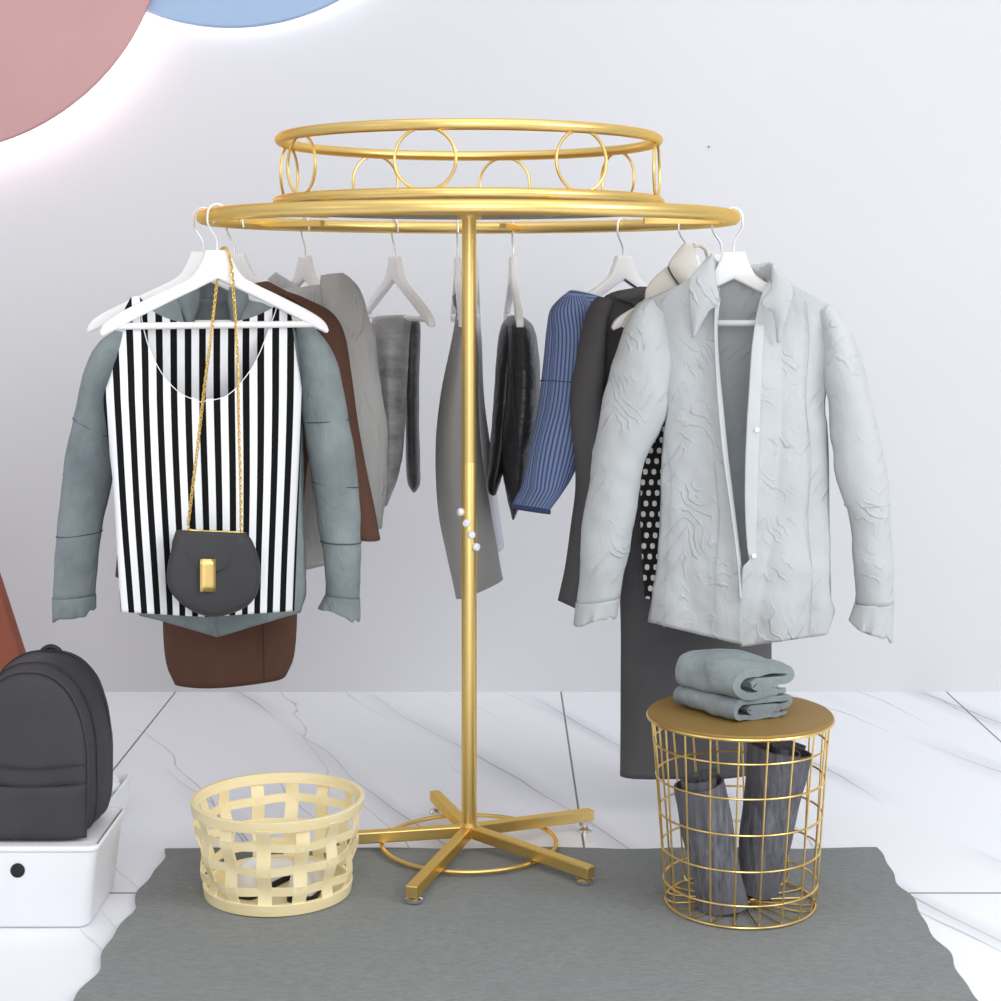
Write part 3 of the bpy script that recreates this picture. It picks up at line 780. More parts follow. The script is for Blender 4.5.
# ------------------------------------------------------------------ H blue ribbed sweater
pl = Plane(kH[0], kH[1], kH[2])
t = thing('sweater', 'blue ribbed knit sweater with a wide sleeve beside the charcoal coat', 'sweater', pl(530, 508))
b = MB(); loft(b, pl, [(570, 290, 606, 302, .03), (560, 300, 650, 308, .05), (556, 320, 670, 320, .06), (556, 360, 668, 360, .07), (564, 420, 664, 420, .07), (572, 462, 660, 462, .07)], 60, 44, True, False, uvs=(1, 1))
b.uv = [(v[1] * 30, v[0]) for v in b.uv]
b.build('sweater_body', MAT['rib'], t, solid=.003)
s = sleeve('sleeve', pl, [(562, 297, 584, 294, .02), (551, 310, 590, 306, .045), (547, 330, 586, 332, .06), (543, 365, 583, 372, .065), (538, 405, 580, 415, .067), (531, 445, 579, 450, .067), (523, 480, 564, 487, .065), (516, 503, 544, 510, .06)], MAT['rib'], t, (.42,), wrinkle(.002, 9, (1, 1, .3), 7), uvs=(34, 1), seammat=simple('blue_stitch', srgb(58, 70, 104), .9), cen=.03)
b = MB(); loft(b, pl, [(516, 502, 544, 509, .062), (516.5, 506, 543, 513, .062)], 4, 30, False, False, cen=.03)
b.build('cuff', simple('blue_hem', srgb(62, 76, 118), .9), s, solid=.004)

# ------------------------------------------------------------------ I long charcoal coat
pl = Plane(kI[0], kI[1], kI[2])
t = thing('coat', 'long charcoal coat reaching almost to the floor behind the pale shirt', 'coat', pl(690, 783))
lw = wrinkle(.004, 6, (1, 1, .22), 17)
b = MB(); loft(b, pl, [(640, 288, 735, 288, .03), (604, 300, 772, 300, .045), (601, 330, 782, 330, .06), (603, 400, 778, 400, .075), (610, 480, 774, 480, .08), (619, 560, 770, 560, .085), (622, 620, 769, 620, .09), (622, 690, 769, 690, .085), (622, 765, 767, 762, .06), (622, 776, 766, 770, .05)], 80, 56, True, False, fold=.07, folds=4)
b.build('coat_body', MAT['charcoal'], t, wr=lw, solid=.004)
sleeve('sleeve', pl, [(597, 297, 612, 302, .02), (589, 304, 606, 318, .04), (582, 325, 603, 345, .05), (576, 360, 602, 376, .055), (571, 390, 600, 405, .055), (570.5, 420, 604, 432, .055), (574, 455, 606, 465, .053), (575, 490, 604, 498, .05), (570, 530, 598, 538, .047), (564, 570, 590, 582, .044), (558, 598, 581, 609, .04)], MAT['charcoal'], t, (), wrinkle(.003, 8, (1, 1, .5), 6), cen=.03)
b = MB()
quilt(b, pl, [(614, 296), (628, 290), (642, 287)], [(618, 299), (630, 303), (645, 302)], 8, 14, lambda x, y, u, v: .055 + .008 * math.sin(PI * u))
quilt(b, pl, [(630, 301), (634, 306), (640, 312)], [(646, 300), (650, 306), (652, 316)], 8, 10, lambda x, y, u, v: .062 + .006 * math.sin(PI * u))
b.build('lapel', MAT['charcoal'], t, solid=.004)
b = MB(); b.tube([pl(624.5, 279.5, .03), pl(634, 286, .032), pl(645, 293, .035)], .0022, 8); b.build('hanger_loop', MAT['seam'], t)
b = MB(); seamline(b, pl, [(723, 600), (723.5, 640), (724, 700)], .105, .0016); b.build('back_vent', MAT['seam'], t)

# ------------------------------------------------------------------ J polka-dot blouse with cream collar
pl = Plane(kJ[0], kJ[1], kJ[2])
t = thing('blouse', 'black blouse with white polka dots and a cream stand collar', 'blouse', pl(665, 598))
b = MB(); loft(b, pl, [(668, 284, 720, 284, .03), (640, 303, 790, 303, .04), (636, 330, 806, 330, .05), (638, 400, 806, 400, .055), (641, 480, 802, 480, .055), (641, 530, 800, 530, .055), (645, 598, 798, 600, .055)], 70, 56, True, False)
def duv(p): return None
uvs = []
for p in b.v:
    px = CX + p.x / p.y * F; py = HY + (CH - p.z) / p.y * F
    uvs.append((px / 8.4, py / 10.6))
b.uv = uvs
b.build('blouse_body', MAT['dots'], t, solid=.002)
b = MB()
quilt(b, pl, [(668, 266), (654, 278), (646, 289), (645, 304)], [(690, 276), (690, 290), (690, 302), (672, 318)], 20, 26, lambda x, y, u, v: .048 + .014 * math.sin(PI * u))
quilt(b, pl, [(638, 307), (628, 315), (622, 327)], [(641, 310), (637, 320), (628, 330)], 8, 12, lambda x, y, u, v: .045 + .012 * math.sin(PI * u))
b.build('yoke', MAT['cream'], t, solid=.003)
b = MB()
quilt(b, pl, [(684, 243.5), (674, 256), (668, 267), (680, 287)], [(694, 245), (696, 262), (697, 275), (696, 286)], 14, 20, lambda x, y, u, v: .066 + .012 * math.sin(PI * u))
b.tube([pl(694, 245.5, .07), pl(700, 244.5, .06), pl(706, 249, .05), pl(708.5, 257, .045), pl(706, 266, .05), pl(698, 276, .064)], .0042, 8)
b.build('collar', MAT['cream'], t, solid=.003)
b = MB(); seamline(b, pl, [(668, 267), (672, 275), (680, 286)], lambda x, y: .082, .0016); b.build('piping', MAT['rubber'], t)

# ------------------------------------------------------------------ K open pale grey shirt
pl = Plane(kK[0], kK[1], kK[2])
t = thing('shirt', 'open pale grey long-sleeved shirt hanging at the right end of the rail', 'shirt', pl(742, 645))
envK = [(262, .012), (300, .035), (340, .052), (420, .068), (640, .075)]
bK = bulge(envK, 743, lambda y: ip([(262, 75), (300, 100), (400, 84), (640, 94)], y), .1)
def kfold(x, y): return .005 * ip([(300, 0), (420, .6), (640, 1)], y) * math.sin(x * .11 + .006 * y) 
lw = wrinkle(.0048, 15, (1, 1, .8), 41)
b = MB()
quilt(b, pl, [(712, 262), (686, 282), (654, 296), (634, 309), (655, 345), (667, 405), (663, 440), (661, 500), (658, 560), (652, 600), (650, 620)],
      [(742, 266), (742, 275), (742, 290), (742, 310), (742, 345), (742, 405), (742, 440), (742, 500), (742, 560), (742, 600), (742, 634)], 30, 80, lambda x, y, u, v: -bK(x, y) - kfold(x, y))
quilt(b, pl, [(742, 266), (742, 275), (742, 290), (742, 310), (742, 345), (742, 405), (742, 440), (742, 500), (742, 560), (742, 600), (742, 634)],
      [(770, 262), (794, 285), (820, 299), (838, 313), (830, 345), (825, 405), (828, 440), (829, 500), (830, 560), (831, 600), (830, 626)], 30, 80, lambda x, y, u, v: -bK(x, y) - kfold(x, y))
b.build('back_panel', MAT['shirt'], t, solid=.002, wr=wrinkle(.002, 9, (1, 1, .4), 3))
# left front
b = MB()
def offL(x, y, u, v): return bK(x, y) + kfold(x, y) + .016 * max(0, (u - .78) / .22) ** 2
quilt(b, pl, [(704, 268), (682, 284), (654, 297), (634, 310), (655, 345), (667, 405), (663, 440), (661, 500), (658, 560), (652, 600), (648, 622)],
      [(718, 288), (717, 296), (716, 306), (716, 322), (716, 360), (719, 410), (723, 450), (731, 510), (739, 570), (742, 600), (742, 645)], 36, 100, offL)
fp = b.build('front_panel', MAT['shirt'], t, solid=.0022, wr=lw)
b = MB()
quilt(b, pl, [(715, 300), (714.5, 330), (716, 370), (719, 415), (723, 455), (731, 512), (738, 568), (740, 600)], [(720, 298), (717.5, 330), (719.5, 370), (724, 415), (728, 455), (735, 512), (741.5, 568), (743, 600)], 6, 60, lambda x, y, u, v: bK(x, y) + kfold(x, y) + .022 - .012 * u)
b.build('placket', MAT['shirt_band'], fp, solid=.0022)
# right front with a turned facing
def offR(x, y, u, v):
    edge = ip([(290, 768), (330, 781), (430, 781), (520, 775), (600, 760), (640, 752)], y)
    k = max(0, min(1, (edge - x) / 26)); amp = ip([(290, .0), (330, .024), (450, .028), (560, .018), (640, .004)], y)
    return bK(x, y) + kfold(x, y) + amp * (1 - (1 - k) ** 2) * 1.0 + .004
b = MB()
quilt(b, pl, [(764, 288), (760, 300), (757, 312), (755, 322), (751.5, 350), (749, 388), (747, 420), (745, 470), (745, 510), (747, 545), (749, 559), (742.5, 567), (741.5, 600), (741, 647)],
      [(778, 268), (794, 285), (820, 299), (838, 313), (832, 345), (825, 405), (827, 430), (829, 480), (829, 520), (830, 560), (830, 580), (831, 600), (834, 612), (827, 635)], 44, 110, offR)
fr_ = b.build('front_panel', MAT['shirt'], t, solid=.0022, wr=lw)
b = MB()
quilt(b, pl, [(755, 324), (751.5, 350), (749, 388), (747, 420), (745, 470), (745, 510), (747, 545), (749, 558)],
      [(765, 324), (763, 350), (761, 388), (760, 420), (758, 470), (757, 510), (756, 545), (756, 558)], 8, 60, lambda x, y, u, v: offR(x, y, u, v) + .003)
b.build('placket', MAT['shirt_band'], fr_, solid=.002)
for (x, y) in ((757, 430), (754, 556)):
    q = pl(x, y, offR(x, y, 0, 0) + .0065); b = MB()
    b.lathe(q, [(.001, .002), (.0045, .0018), (.0052, 0), (.0045, -.0015)], 16, 'y'); b.build('button', MAT['hanger'], fr_)
# seams
b = MB()
seamline(b, pl, [(712, 330), (717, 380), (714, 450), (719, 520), (715, 580), (717, 632)], lambda x, y: bK(x, y) + kfold(x, y) + .004, .0006, 50)
seamline(b, pl, [(664, 430), (671, 480), (668, 540), (665, 600), (664, 628)], lambda x, y: bK(x, y) + kfold(x, y) + .004, .0006, 40)
b.build('stitching', MAT['seam_pale'], fp)
b = MB()
seamline(b, pl, [(806, 300), (809, 340), (806, 400), (811, 460), (808, 520), (812, 575), (810, 637)], lambda x, y: bK(x, y) + kfold(x, y) + .008, .0006, 60)
b.build('stitching', MAT['seam_pale'], fr_)
# collar
b = MB()
quilt(b, pl, [(712, 254), (700, 266), (690, 280), (690, 310), (692.5, 338)], [(713, 256), (716, 282), (719, 303), (709, 311), (694.5, 337)], 16, 34, lambda x, y, u, v: .062 + .022 * math.sin(PI * min(1, v * .8)) + .006 * math.sin(PI * u))
quilt(b, pl, [(771.5, 264), (771, 288), (761, 304), (773, 313), (777.5, 343)], [(773, 263), (784, 276), (793, 290), (787, 318), (779.5, 342)], 16, 34, lambda x, y, u, v: .062 + .028 * math.sin(PI * min(1, v * .8)) + .004 * math.sin(PI * u))
# stand round the back of the neck
st = []
for v in (0, .33, .66, 1):
    row = []
    for k in range(33):
        q = PI * k / 32
        x = 742 - 29.5 * math.cos(q); y = ip([(0, 254), (.2, 262), (.6, 271), (.76, 266), (.88, 263), (1, 266)], k / 32) + 17 * v
        row.append(pl(x, y, .052 - .10 * math.sin(q) ** .8))
    st.append(row)
b.grid(st)
b.build('collar', MAT['shirt'], t, solid=.0025)
q = pl(717.5, 303.5, .078); b = MB(); b.lathe(q, [(.001, .002), (.004, .0018), (.0046, 0), (.004, -.0015)], 14, 'y'); b.build('button', MAT['hanger'], t)
KL = [(650, 298, 664, 316, .018), (634, 309, 670, 340, .036), (622, 328, 671, 372, .046), (612, 360, 668, 406, .05), (603, 400, 658, 434, .05), (595, 440, 643, 465, .049), (588, 485, 638, 495, .047), (582, 530, 632, 525, .045), (578, 575, 624, 566, .042), (576, 601, 619, 597, .039)]
lws = wrinkle(.005, 15, (1, 1, .9), 51)
s = sleeve('sleeve', pl, KL, MAT['shirt'], t, (), lws, n=60, cen=.022)
cuff('cuff', pl, (576, 600), (619, 596), (574, 622), (616, 612), .039, .042, MAT['shirt'], s, 4, .022)
KR = [(816, 312, 830, 304, .018), (820, 345, 843, 320, .036), (823, 378, 857, 352, .046), (826, 408, 868, 392, .05), (829, 440, 877, 434, .05), (835, 480, 885, 477, .049), (847, 518, 888, 518, .047), (851, 560, 891, 560, .045), (853, 602, 891.5, 600, .041)]
s = sleeve('sleeve', pl, KR, MAT['shirt'], t, (.67,), lws, n=60, cen=.022, seammat=MAT['seam_pale'])
cuff('cuff', pl, (853, 601), (891.5, 599), (847, 619), (889, 638), .041, .046, MAT['shirt'], s, 5, .022)

# ------------------------------------------------------------------ bamboo basket
BX, BY = -.441, 3.37; BZ = .0115
bk = thing('bamboo_basket', 'round open-weave pale bamboo basket standing on the rug', 'basket', (BX, BY, BZ))
def brad(z): return .139 + (.167 - .139) * (z / .185)
def strip(mb, fn, n, w_axis, w, th, closed=False):
    pass
def ring_band(name, z0, z1, weave, phase, tilt=0.0, th=.003, extra=0.0):
    b = MB(); n = 168; rows = []
    for k in range(n):
        a = 2 * PI * k / n
        off = weave * math.cos(14 * a / 2 * 1 + phase) if weave else 0
        off = weave * math.sin(7 * a + phase) if weave else 0
        zz = tilt * math.sin(a * 1 + phase)
        ring = []
        for (dz, dr) in ((0, 0), (0, th), (1, th), (1, 0)):
            z = z0 + (z1 - z0) * dz + zz; r = brad(z) + off + dr - th / 2 + extra
            ring.append(Vector((BX + r * math.cos(a), BY + r * math.sin(a), BZ + z)))
        rows.append(ring)
    rows.append(rows[0]); uvs = [[(k / n * 2, j * .2) for j in range(4)] for k in range(n + 1)]
    b.grid(rows, True, uvs)
    return b.build(name, MAT['bamboo'], bk, bevel=.0008, angle=35)
A0 = R(-90 - 2.5)
for k in range(14):
    a = A0 + 2 * PI * k / 14; b = MB(); n = 40; rows = []; uvs = []
    d = Vector((math.cos(a), math.sin(a), 0)); s = Vector((-d.y, d.x, 0))
    lean = .004 * math.sin(k * 2.3)
    for i in range(n):
        z = .006 + .1775 * i / (n - 1)
        off = .0042 * math.cos(PI * (z - .045) / .0445) * (1 if k % 2 else -1) if .015 < z < .172 else 0
        c = Vector((BX, BY, BZ + z)) + d * (brad(z) + off) + s * lean * i / n
        rows.append([c + s * sx * .0135 + d * dr for sx, dr in ((-1, -.0014), (1, -.0014), (1, .0014), (-1, .0014))])
        uvs.append([(k * .37 + sx * .06, z * 2) for sx in (0, 1, 1, 0)])
    b.grid(rows, True, uvs); b.cap(rows[0], True); b.cap(rows[-1])
    b.build('upright_strip', MAT['bamboo'], bk, angle=35)
def weave_band(z, ph):
    b = MB(); n = 224; rows = []; uvs = []
    for k in range(n):
        a = A0 + 2 * PI * k / n
        off = .0042 * math.cos(7 * 2 * PI * k / n) * ph
        zz = .0025 * math.sin(a * 2 + z * 90)
        rows.append([Vector((BX + (brad(z + dz + zz) + off + dr) * math.cos(a), BY + (brad(z + dz + zz) + off + dr) * math.sin(a), BZ + z + dz + zz)) for dz, dr in ((-.0085, -.0014), (-.0085, .0014), (.0085, .0014), (.0085, -.0014))])
        uvs.append([(k / n * 3 + z * 7, dz) for dz in (0, 0, .12, .12)])
    rows.append(rows[0]); uvs.append(uvs[0]); b.grid(rows, True, uvs)
    b.build('woven_band', MAT['bamboo'], bk, angle=35)
for i, z in enumerate((.045, .0895, .134)): weave_band(z, 1 if i % 2 else -1)
ring_band('rim_band', .165, .186, 0, 0, th=.009)
ring_band('base_band', .0, .022, 0, 0, th=.009, extra=.001)
b = MB(); b.lathe((BX, BY, BZ), [(.01, .002), (.137, .002), (.137, .006), (.01, .006)], 48); b.build('basket_floor', MAT['bamboo'], bk)

# shoes inside the basket
def shoe(x, y, rot, label):
    t = thing('shoe', label, 'shoe', (x, y, BZ + .0065), 'shoes inside the bamboo basket')
    M = Matrix.Translation(Vector((x, y, BZ + .0065))) @ Matrix.Rotation(R(rot), 4, 'Z')
    prof = [(-.085, .012, .05), (-.078, .024, .062), (-.05, .028, .065), (-.015, .027, .06), (.02, .03, .046), (.055, .033, .034), (.08, .026, .028), (.09, .012, .022)]
    pr = cr([(p[0], p[1] * 3, p[1], p[2]) for p in prof], 30)
    b = MB(); rows = []
    for (x_, _, w, h) in pr:
        rows.append([M @ Vector((x_, w * math.copysign(abs(math.cos(q)) ** .8, math.cos(q)), .012 + max(0, math.sin(q)) * (h - .012))) for q in [2 * PI * k / 24 for k in range(24)]])
    b.grid(rows, True); b.cap(rows[0], True); b.cap(rows[-1]); b.build('upper', MAT['white_plastic'], t)
    b = MB(); rows = []
    for (x_, _, w, h) in pr:
        w += .002; rows.append([M @ Vector((x_ * 1.02, sx * w, z)) for sx, z in ((-1, 0), (1, 0), (1, .013), (-1, .013))])
    b.grid(rows, True); b.cap(rows[0], True); b.cap(rows[-1]); b.build('sole', MAT['rubber'], t, bevel=.002)['label'] = 'black sole'
shoe(BX - .03, BY + .012, 66, 'white shoe with black sole, left one inside the bamboo basket')
shoe(BX + .062, BY - .004, 84, 'white shoe with black sole, right one inside the bamboo basket')

# ------------------------------------------------------------------ wire basket table
TX, TY, TZ = .466, 3.307, .0118
tb = thing('wire_side_table', 'gold wire cage table with solid round top on the rug', 'side table', (TX, TY, TZ))
def trad(z): return .144 + (.170 - .144) * (z - .0) / .36
b = MB(); b.lathe((TX, TY, 0), [(.01, .371), (.174, .371), (.179, .373), (.1795, .377), (.177, .380), (.01, .380)], 96); b.build('tabletop', MAT['gold_sheet'], tb)
b = MB(); b.torus((TX, TY, .3725), .1785, .0035, 96, 8); b.build('top_rim', MAT['gold_wire'], tb)
for z in (.325, .259, .19, .121, .056): 
    b = MB(); b.torus((TX, TY, z), trad(z), .0021, 80, 8); b.build('ring_wire', MAT['gold_wire'], tb)
b = MB(); b.torus((TX, TY, TZ + .0025), trad(.006), .0023, 80, 8); b.build('base_ring', MAT['gold_wire'], tb)
for k in range(20):
    a = R(-90 + 6 + 18 * k); tw = R(3.5)
    def pt(z, r=None, w=0): 
        rr = trad(z) if r is None else r; aa = a + w * tw
        return Vector((TX + rr * math.cos(aa), TY + rr * math.sin(aa), z))
    pts = [pt(.371, .172, 1), pt(.28, None, .7), pt(.19, None, .4), pt(.1, None, .2), pt(.05, None, .05), pt(.026, None, 0), pt(TZ + .006, trad(.01) - .006), pt(TZ + .0028, trad(.0) - .022), pt(TZ + .0028, .09), pt(TZ + .0028, .018)]
    b = MB(); b.tube(cr3(pts, 60), .0019, 8); b.build('upright_wire', MAT['gold_wire'], tb)
b = MB(); b.torus((TX, TY, TZ + .0032), .018, .0025, 32, 8); b.build('hub_ring', MAT['gold_wire'], tb)

# rolled jeans in the cage
def jeans(p0, p1, r0, r1, turns, seed, label, name='rolled_jeans', start=0):
    p0, p1 = Vector(p0), Vector(p1); ax = (p1 - p0).normalized(); s = ax.cross(Vector((0, 1, 0))).normalized(); u = s.cross(ax)
    t = thing(name, label, 'jeans', p0, 'rolled jeans in the wire table')
    n = 150; th = .0048
    sec = []
    for i in range(n):
        f = i / (n - 1); a = start + turns * 2 * PI * f
        rr = .10 + .82 * f + .02 * math.sin(a * 3 + seed)
        sec.append((rr, a))
    b = MB(); rows = []; m = 30
    for j in range(m):
        v = j / (m - 1); c = p0.lerp(p1, v); rad = r0 + (r1 - r0) * v
        w = 1 + .02 * math.sin(v * 9 + seed)
        ring = [c + (s * math.cos(a) + u * math.sin(a)) * (rr * rad + th * .5) * w + ax * (.006 * math.sin(a * .5 + seed) if j == m - 1 else 0) for rr, a in sec]
        ring += [c + (s * math.cos(a) + u * math.sin(a)) * (rr * rad - th * .5) * w + ax * (.006 * math.sin(a * .5 + seed) if j == m - 1 else 0) for rr, a in sec[::-1]]
        rows.append(ring)
    b.grid(rows, True)
    for ring, fl in ((rows[0], 1), (rows[-1], 0)):
        k = len(b.v); N_ = len(ring)
        b.add(ring, [((i, i + 1, N_ - 2 - i, N_ - 1 - i) if not fl else (N_ - 1 - i, N_ - 2 - i, i + 1, i)) for i in range(n - 1)])
    b.build('denim_roll', MAT['jeans'], t, wr=wrinkle(.0022, 26, (1, 1, .5), seed), merge=.0002, angle=60)
    return t
jeans((.432, 3.27, .018), (.384, 3.26, .262), .058, .062, 3.2, 2, 'rolled charcoal jeans leaning left inside the gold wire cage', start=1)
jeans((.507, 3.345, .018), (.553, 3.335, .300), .052, .080, 3.0, 5, 'rolled charcoal jeans leaning right inside the gold wire cage', start=2.4)

# folded grey garment on the table top
ff = thing('folded_garment', 'folded grey-blue washed garment lying on the gold table top', 'folded clothes', (.45, 3.3, .381))
eu = Vector((.885, .466, 0)); ev = Vector((-.62, .785, 0)).normalized()
c0 = Vector((.447, 3.222, .381))
def slab(z0, h, lu, lv, inset, name, sd):
    t_ = h * .27; path = []
    A = lambda a, z: (a, z0 + z)
    pth = [(lu * .9, t_ * .5), (lu * .5, t_ * .5), (t_, t_ * .5), (.1 * t_, h * .3), (.12 * t_, h * .68), (t_ * 1.1, h - t_ * .5), (lu * .45, h - t_ * .35), (lu * .84, h - t_ * .5), (lu * .96, h * .83), (lu * 1.0, h * .67), (lu * .95, h * .545), (lu * .82, h * .5), (lu * .6, h * .52), (lu * .32, h * .57), (lu * .27, h * .5), (lu * .34, h * .4), (lu * .6, h * .36), (lu * .78, h * .36)]
    cs = cr(pth, 110); b = MB(); rows = []; nv = 34
    for j in range(nv):
        v = j / (nv - 1)
        crown = 1 + .22 * math.sin(PI * min(1, v * .8 + .02)) if sd else 1
        L_, R_ = [], []
        for i, (a, z) in enumerate(cs):
            a0, z0_ = cs[max(0, i - 1)]; a1, z1_ = cs[min(len(cs) - 1, i + 1)]
            n_ = Vector((-(z1_ - z0_), a1 - a0, 0)).normalized()
            tt = t_ * .5 * (1 if 4 < i < 105 else .6)
            wob = .003 * noise.noise(Vector((a * 30, z * 40, v * 5 + sd)))
            for sgn, lst in ((1, L_), (-1, R_)):
                aa, zz = a + n_.x * tt * sgn, (z + n_.y * tt * sgn)
                p = c0 + eu * (inset + aa + wob * 2 + .006 * math.sin(v * 5 + sd) * (aa / lu)) + ev * (lv * v + .004 * math.sin(aa * 50 + sd) * (1 if v < .5 else -1) * abs(2 * v - 1) ** 3) + Vector((0, 0, z0 + max(.0005, zz * (1 + (crown - 1) * min(1, max(0, zz / h)) ** 2)) + wob))
                lst.append(p)
        rows.append(L_ + R_[::-1])
    b.grid(rows, True)
    n = len(cs)
    for ring, fl in ((rows[0], 1), (rows[-1], 0)):
        N_ = len(ring)
        b.add(ring, [((i, i + 1, N_ - 2 - i, N_ - 1 - i) if not fl else (N_ - 1 - i, N_ - 2 - i, i + 1, i)) for i in range(n - 1)])
    b.build(name, MAT['denim_grey'], ff, wr=wrinkle(.0009, 24, (1, 1, 1), sd), merge=.0002, angle=55)
slab(.0005, .040, .128, .165, .0, 'lower_fold', 0)
slab(.0405, .056, .128, .16, .002, 'upper_fold', 3)

# ------------------------------------------------------------------ white storage box, backpack
sb = thing('storage_box', 'glossy white lidded storage box with a round finger hole', 'box', (-.906, 3.31, 0))
def rrect(cx, cy, hx, hy, r, z, n=8):
    out = []
    for (sx, sy, a0) in ((1, -1, -90), (1, 1, 0), (-1, 1, 90), (-1, -1, 180)):
        for k in range(n + 1):
            a = R(a0 + 90 * k / n); out.append(Vector((cx + sx * (hx - r) + r * math.cos(a), cy + sy * (hy - r) + r * math.sin(a), z)))
    return out
b = MB(); bc = (-.906, 3.311)
b.grid([rrect(*bc, .126, .108, .02, .001), rrect(*bc, .131, .113, .022, .006), rrect(*bc, .146, .119, .016, .142), rrect(*bc, .147, .12, .016, .146)], True)
rr = rrect(*bc, .126, .108, .02, .001); b.cap(rr, True); b.cap(rrect(*bc, .147, .12, .016, .146))
b.build('box_body', MAT['white_plastic'], sb, angle=50)
b = MB(); b.grid([rrect(*bc, .149, .1215, .016, .1475), rrect(*bc, .150, .1225, .016, .150), rrect(*bc, .150, .1225, .016, .155), rrect(*bc, .148, .1205, .015, .157), rrect(*bc, .143, .1155, .012, .157), rrect(*bc, .142, .1145, .012, .1545)], True)
b.cap(rrect(*bc, .149, .1215, .016, .1475), True); b.cap(rrect(*bc, .142, .1145, .012, .1545))
b.build('lid', MAT['white_plastic'], sb, angle=50)
b = MB(); b.tube([(-.906 + .1455, 3.311 - .105, .1572), (-.906 + .1455, 3.311 + .105, .1572)], .0011, 6); b.build('lid_groove', MAT['seam'], sb)
hp = W(18, 870, 3.195)
b = MB(); b.lathe((hp.x, 3.1955, hp.z), [(.0135, 0), (.0135, .004), (.0125, .0045), (.001, .0032)], 32, 'y'); b.build('finger_hole', MAT['black'], sb)['label'] = 'black round hole'

bp = thing('backpack', 'dark grey nylon backpack standing on the white box', 'backpack', (-.9, 3.31, .1575))
def arch(cx, hw, zt, Y, zb=.158, n=72, dz=0.0):
    out = []; H = zt - zb; hs = H * .42
    for k in range(n):
        a = 2 * PI * k / n; c, s = math.cos(a), math.sin(a)
        if s >= 0:
            x = hw * math.copysign(abs(c) ** .85, c); z = zb + hs + (H - hs) * abs(s) ** .9
        else:
            x = hw * math.copysign(abs(c) ** .32, c); z = zb + hs - hs * abs(s) ** .32
        out.append(Vector((cx + x, Y, z)))
    return out
AX = -.898
secs = [arch(AX, .0005, .3006, 3.222, .3), arch(AX, .075, .42, 3.223, .2), arch(AX, .103, .459, 3.226, .168), arch(AX, .113, .474, 3.234, .16), arch(AX + .001, .118, .48, 3.248), arch(AX + .003, .122, .485, 3.275), arch(AX + .005, .125, .488, 3.31), arch(AX + .006, .125, .49, 3.35), arch(AX + .006, .121, .486, 3.378), arch(AX + .006, .105, .468, 3.39, .165), arch(AX + .006, .0005, .3006, 3.392, .3)]
b = MB(); b.grid(secs, True); b.build('pack_body', MAT['backpack'], bp, merge=.0003, angle=0, wr=wrinkle(.003, 9, (1, 1, 1), 3))
b = MB(); b.tube([p + Vector((0, -.001, 0)) for p in arch(AX, .114, .4755, 3.2335, .159)], .0026, 8, True); b.build('piping', MAT['backpack'], bp)
b = MB()
for z0, z1, o_ in ((.161, .262, .006), ):
    rows = []
    for i in range(14):
        v = i / 13; z = z0 + (z1 - z0) * v; row = []
        for j in range(30):
            u = j / 29 * 2 - 1
            row.append(Vector((AX + u * .111, 3.2225 - o_ * (1 - abs(u) ** 6) * (1 - abs(2 * v - 1) ** 8) + .010 * abs(u) ** 5, z)))
        rows.append(row)
    b.grid(rows)
b.build('front_pocket', MAT['backpack'], bp, solid=.004)
b = MB()
for z in (.264, .297):
    b.tube([Vector((AX + (j / 29 * 2 - 1) * .113, 3.2195 + .012 * abs(j / 29 * 2 - 1) ** 5, z + .003 * math.sin(j * .3))) for j in range(30)], .0016, 6)
b.build('zip_seam', MAT['seam'], bp)
b = MB(); b.tube(cr3([(-.910, 3.36, .480), (-.902, 3.36, .491), (-.888, 3.36, .496), (-.874, 3.36, .490), (-.866, 3.36, .478)], 24), .0055, 10)
b.build('carry_handle', MAT['rubber'], bp)
b = MB()
for y in (3.262, 3.345):
    b.tube([p * 1 + Vector((.0012 if p.x > AX else -.0012, 0, .001)) for p in arch(AX + .004, .1185 if y < 3.3 else .1255, .486 if y < 3.3 else .491, y)], .0015, 6, True)
b.build('gusset_seam', MAT['seam'], bp)

# low open tray behind the box with crumpled paper
p = W(140, 776, 3.98)
ty = 3.72; tr = thing('open_tray', 'low white open tray on the floor behind the white box', 'tray', (-.98, ty, 0))
b = MB(); tc_ = (-1.02, 3.78)
ro = [rrect(*tc_, .155, .17, .012, .001), rrect(*tc_, .165, .18, .014, .075), rrect(*tc_, .158, .173, .010, .075), rrect(*tc_, .150, .165, .01, .006)]
b.grid(ro, True); b.cap(ro[0], True); b.cap(ro[-1]); b.build('tray_shell', MAT['white_plastic'], tr, angle=40)
b = MB(); rows = []
for i in range(24):
    th = PI * i / 23; ring = []
    for k in range(36):
        a = 2 * PI * k / 36; d = Vector((math.sin(th) * math.cos(a), math.sin(th) * math.sin(a), math.cos(th)))
        r_ = .05 * (1 + .35 * noise.noise(d * 2.1) + .15 * noise.noise(d * 5))
        ring.append(Vector((-.925, 3.865, .056)) + Vector((d.x * r_, d.y * r_ * 1.5, d.z * r_ * .85)))
    rows.append(ring)
b.grid(rows, True)
tag(b.build('crumpled_paper', MAT['white_plastic'], origin=(-.925, 3.865, .008), angle=25), 'crumpled white paper lying in the tray behind the backpack', 'paper')
b = MB(); b.grid([rrect(-1.02, 3.70, .12, .07, .02, .0075), rrect(-1.02, 3.70, .12, .07, .02, .05), rrect(-1.02, 3.70, .11, .06, .02, .056)], True); b.cap(rrect(-1.02, 3.70, .11, .06, .02, .056)); b.cap(rrect(-1.02, 3.70, .12, .07, .02, .0075), True)
tag(b.build('tray_shade', MAT['leather'], origin=(-1.02, 3.70, .0075)), 'flat black slab standing in for the shade in the tray behind the backpack', 'shade slab')  # black slab put in for the dark shade inside the tray

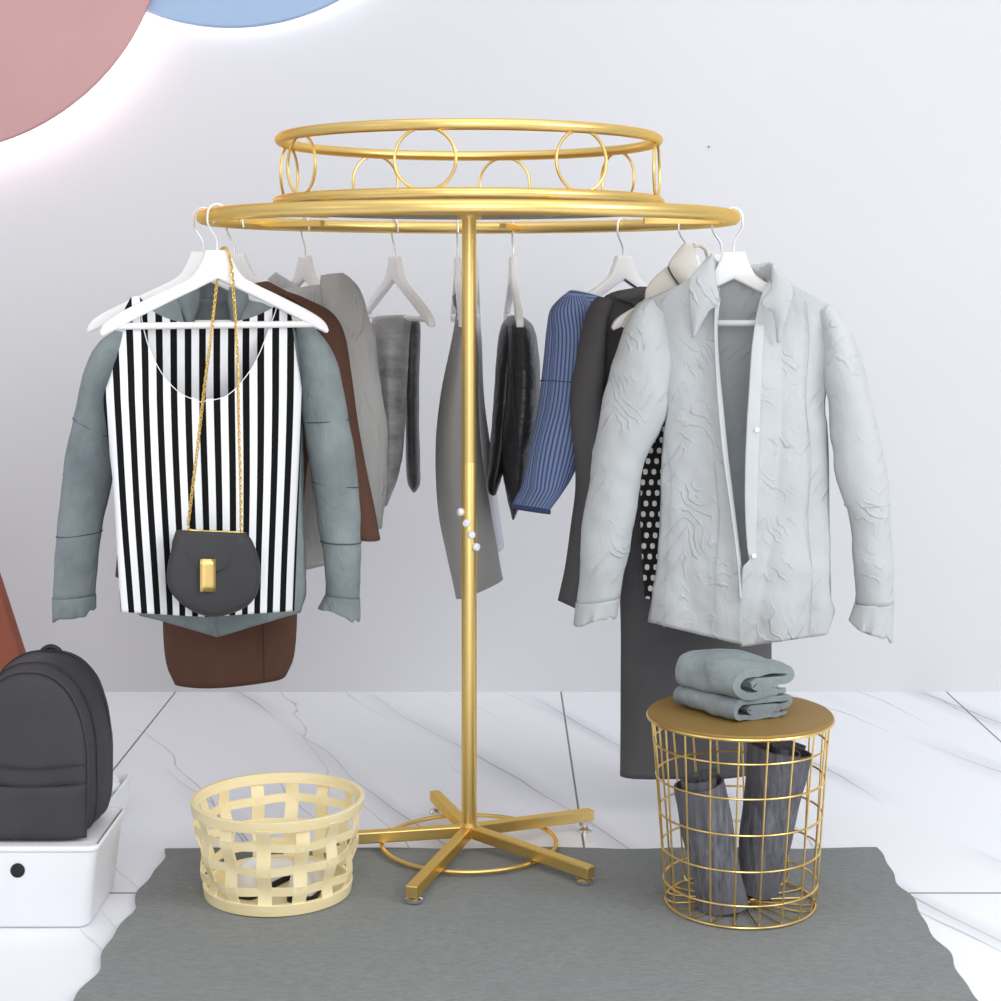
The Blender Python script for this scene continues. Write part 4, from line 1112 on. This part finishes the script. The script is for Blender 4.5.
# terracotta panel
b = MB(); Yp = 4.05
def T(px, py): return W(px, py, Yp)
e0, e1 = T(0, 593), T(22, 661); sl = (e1.x - e0.x) / (e1.z - e0.z)
xb = e1.x - sl * e1.z; xt = xb + sl * .86
fr4 = [(xb, 0.0), (xt, .86), (xt - .42, .86), (xb - .9, 0.0)]
front = [Vector((x, Yp, z)) for x, z in fr4]; back = [Vector((x, Yp + .05, z)) for x, z in fr4]
b.add(front + back, [(0, 1, 2, 3), (7, 6, 5, 4), (0, 4, 5, 1), (1, 5, 6, 2), (2, 6, 7, 3), (3, 7, 4, 0)])
tag(b.build('display_panel', MAT['terracotta'], smooth=False, bevel=.003, origin=(xb - .45, Yp, 0)), 'slant-edged terracotta board standing behind the backpack at the left edge', 'panel')

# ------------------------------------------------------------------ camera, light
cd = bpy.data.cameras.new('camera'); cam = bpy.data.objects.new('camera', cd); COL.objects.link(cam)
cd.sensor_width = 36; cd.lens = F / 1001 * 36; cam.location = (0, 0, CH); cam.rotation_euler = (PI / 2, 0, 0)
cd.shift_x = 0.0; cd.shift_y = -(500.5 - HY) / 1001
SC.camera = cam

w = bpy.data.worlds.new('studio'); SC.world = w; w.use_nodes = True; nt = w.node_tree; bg = nt.nodes['Background']
tc = nt.nodes.new('ShaderNodeTexCoord'); sp = nt.nodes.new('ShaderNodeSeparateXYZ'); nt.links.new(tc.outputs['Generated'], sp.inputs[0])
cr_ = nt.nodes.new('ShaderNodeValToRGB'); el = cr_.color_ramp.elements
el[0].position = .2; el[0].color = (.42, .42, .44, 1); el[1].position = .85; el[1].color = (.95, .955, .98, 1)
mr = nt.nodes.new('ShaderNodeMapRange'); mr.inputs[1].default_value = -1; mr.inputs[2].default_value = 1
nt.links.new(sp.outputs[2], mr.inputs[0]); nt.links.new(mr.outputs[0], cr_.inputs[0]); nt.links.new(cr_.outputs[0], bg.inputs[0])
bg.inputs[1].default_value = .80

def area(name, loc, target, size, power, col=(1, 1, 1), sy=None):
    l = bpy.data.lights.new(name, 'AREA'); l.energy = power; l.color = col; l.shape = 'RECTANGLE'; l.size = size; l.size_y = sy or size
    o = bpy.data.objects.new(name, l); COL.objects.link(o); o.location = loc
    o.rotation_euler = (Vector(target) - Vector(loc)).to_track_quat('-Z', 'Y').to_euler(); return o
area('key_softbox', (3.2, 1.2, 2.6), (.2, 3.9, .7), 1.8, 66, (.96, .98, 1))
area('ceiling_softbox', (.2, 2.6, 3.6), (0, 3.6, 0), 2.6, 18)
area('left_fill', (-3.2, 1.0, 2.0), (-.3, 3.7, .8), 1.4, 6)

area('front_fill', (.3, -1.2, 2.0), (0, 3.6, .8), 2.4, 62)  # unseen fill light, added to brighten the garments inside the rack

vs = SC.view_settings; vs.view_transform = 'Standard'; vs.look = 'None'; vs.gamma = 1; vs.exposure = 0.12; vs.use_curve_mapping = False
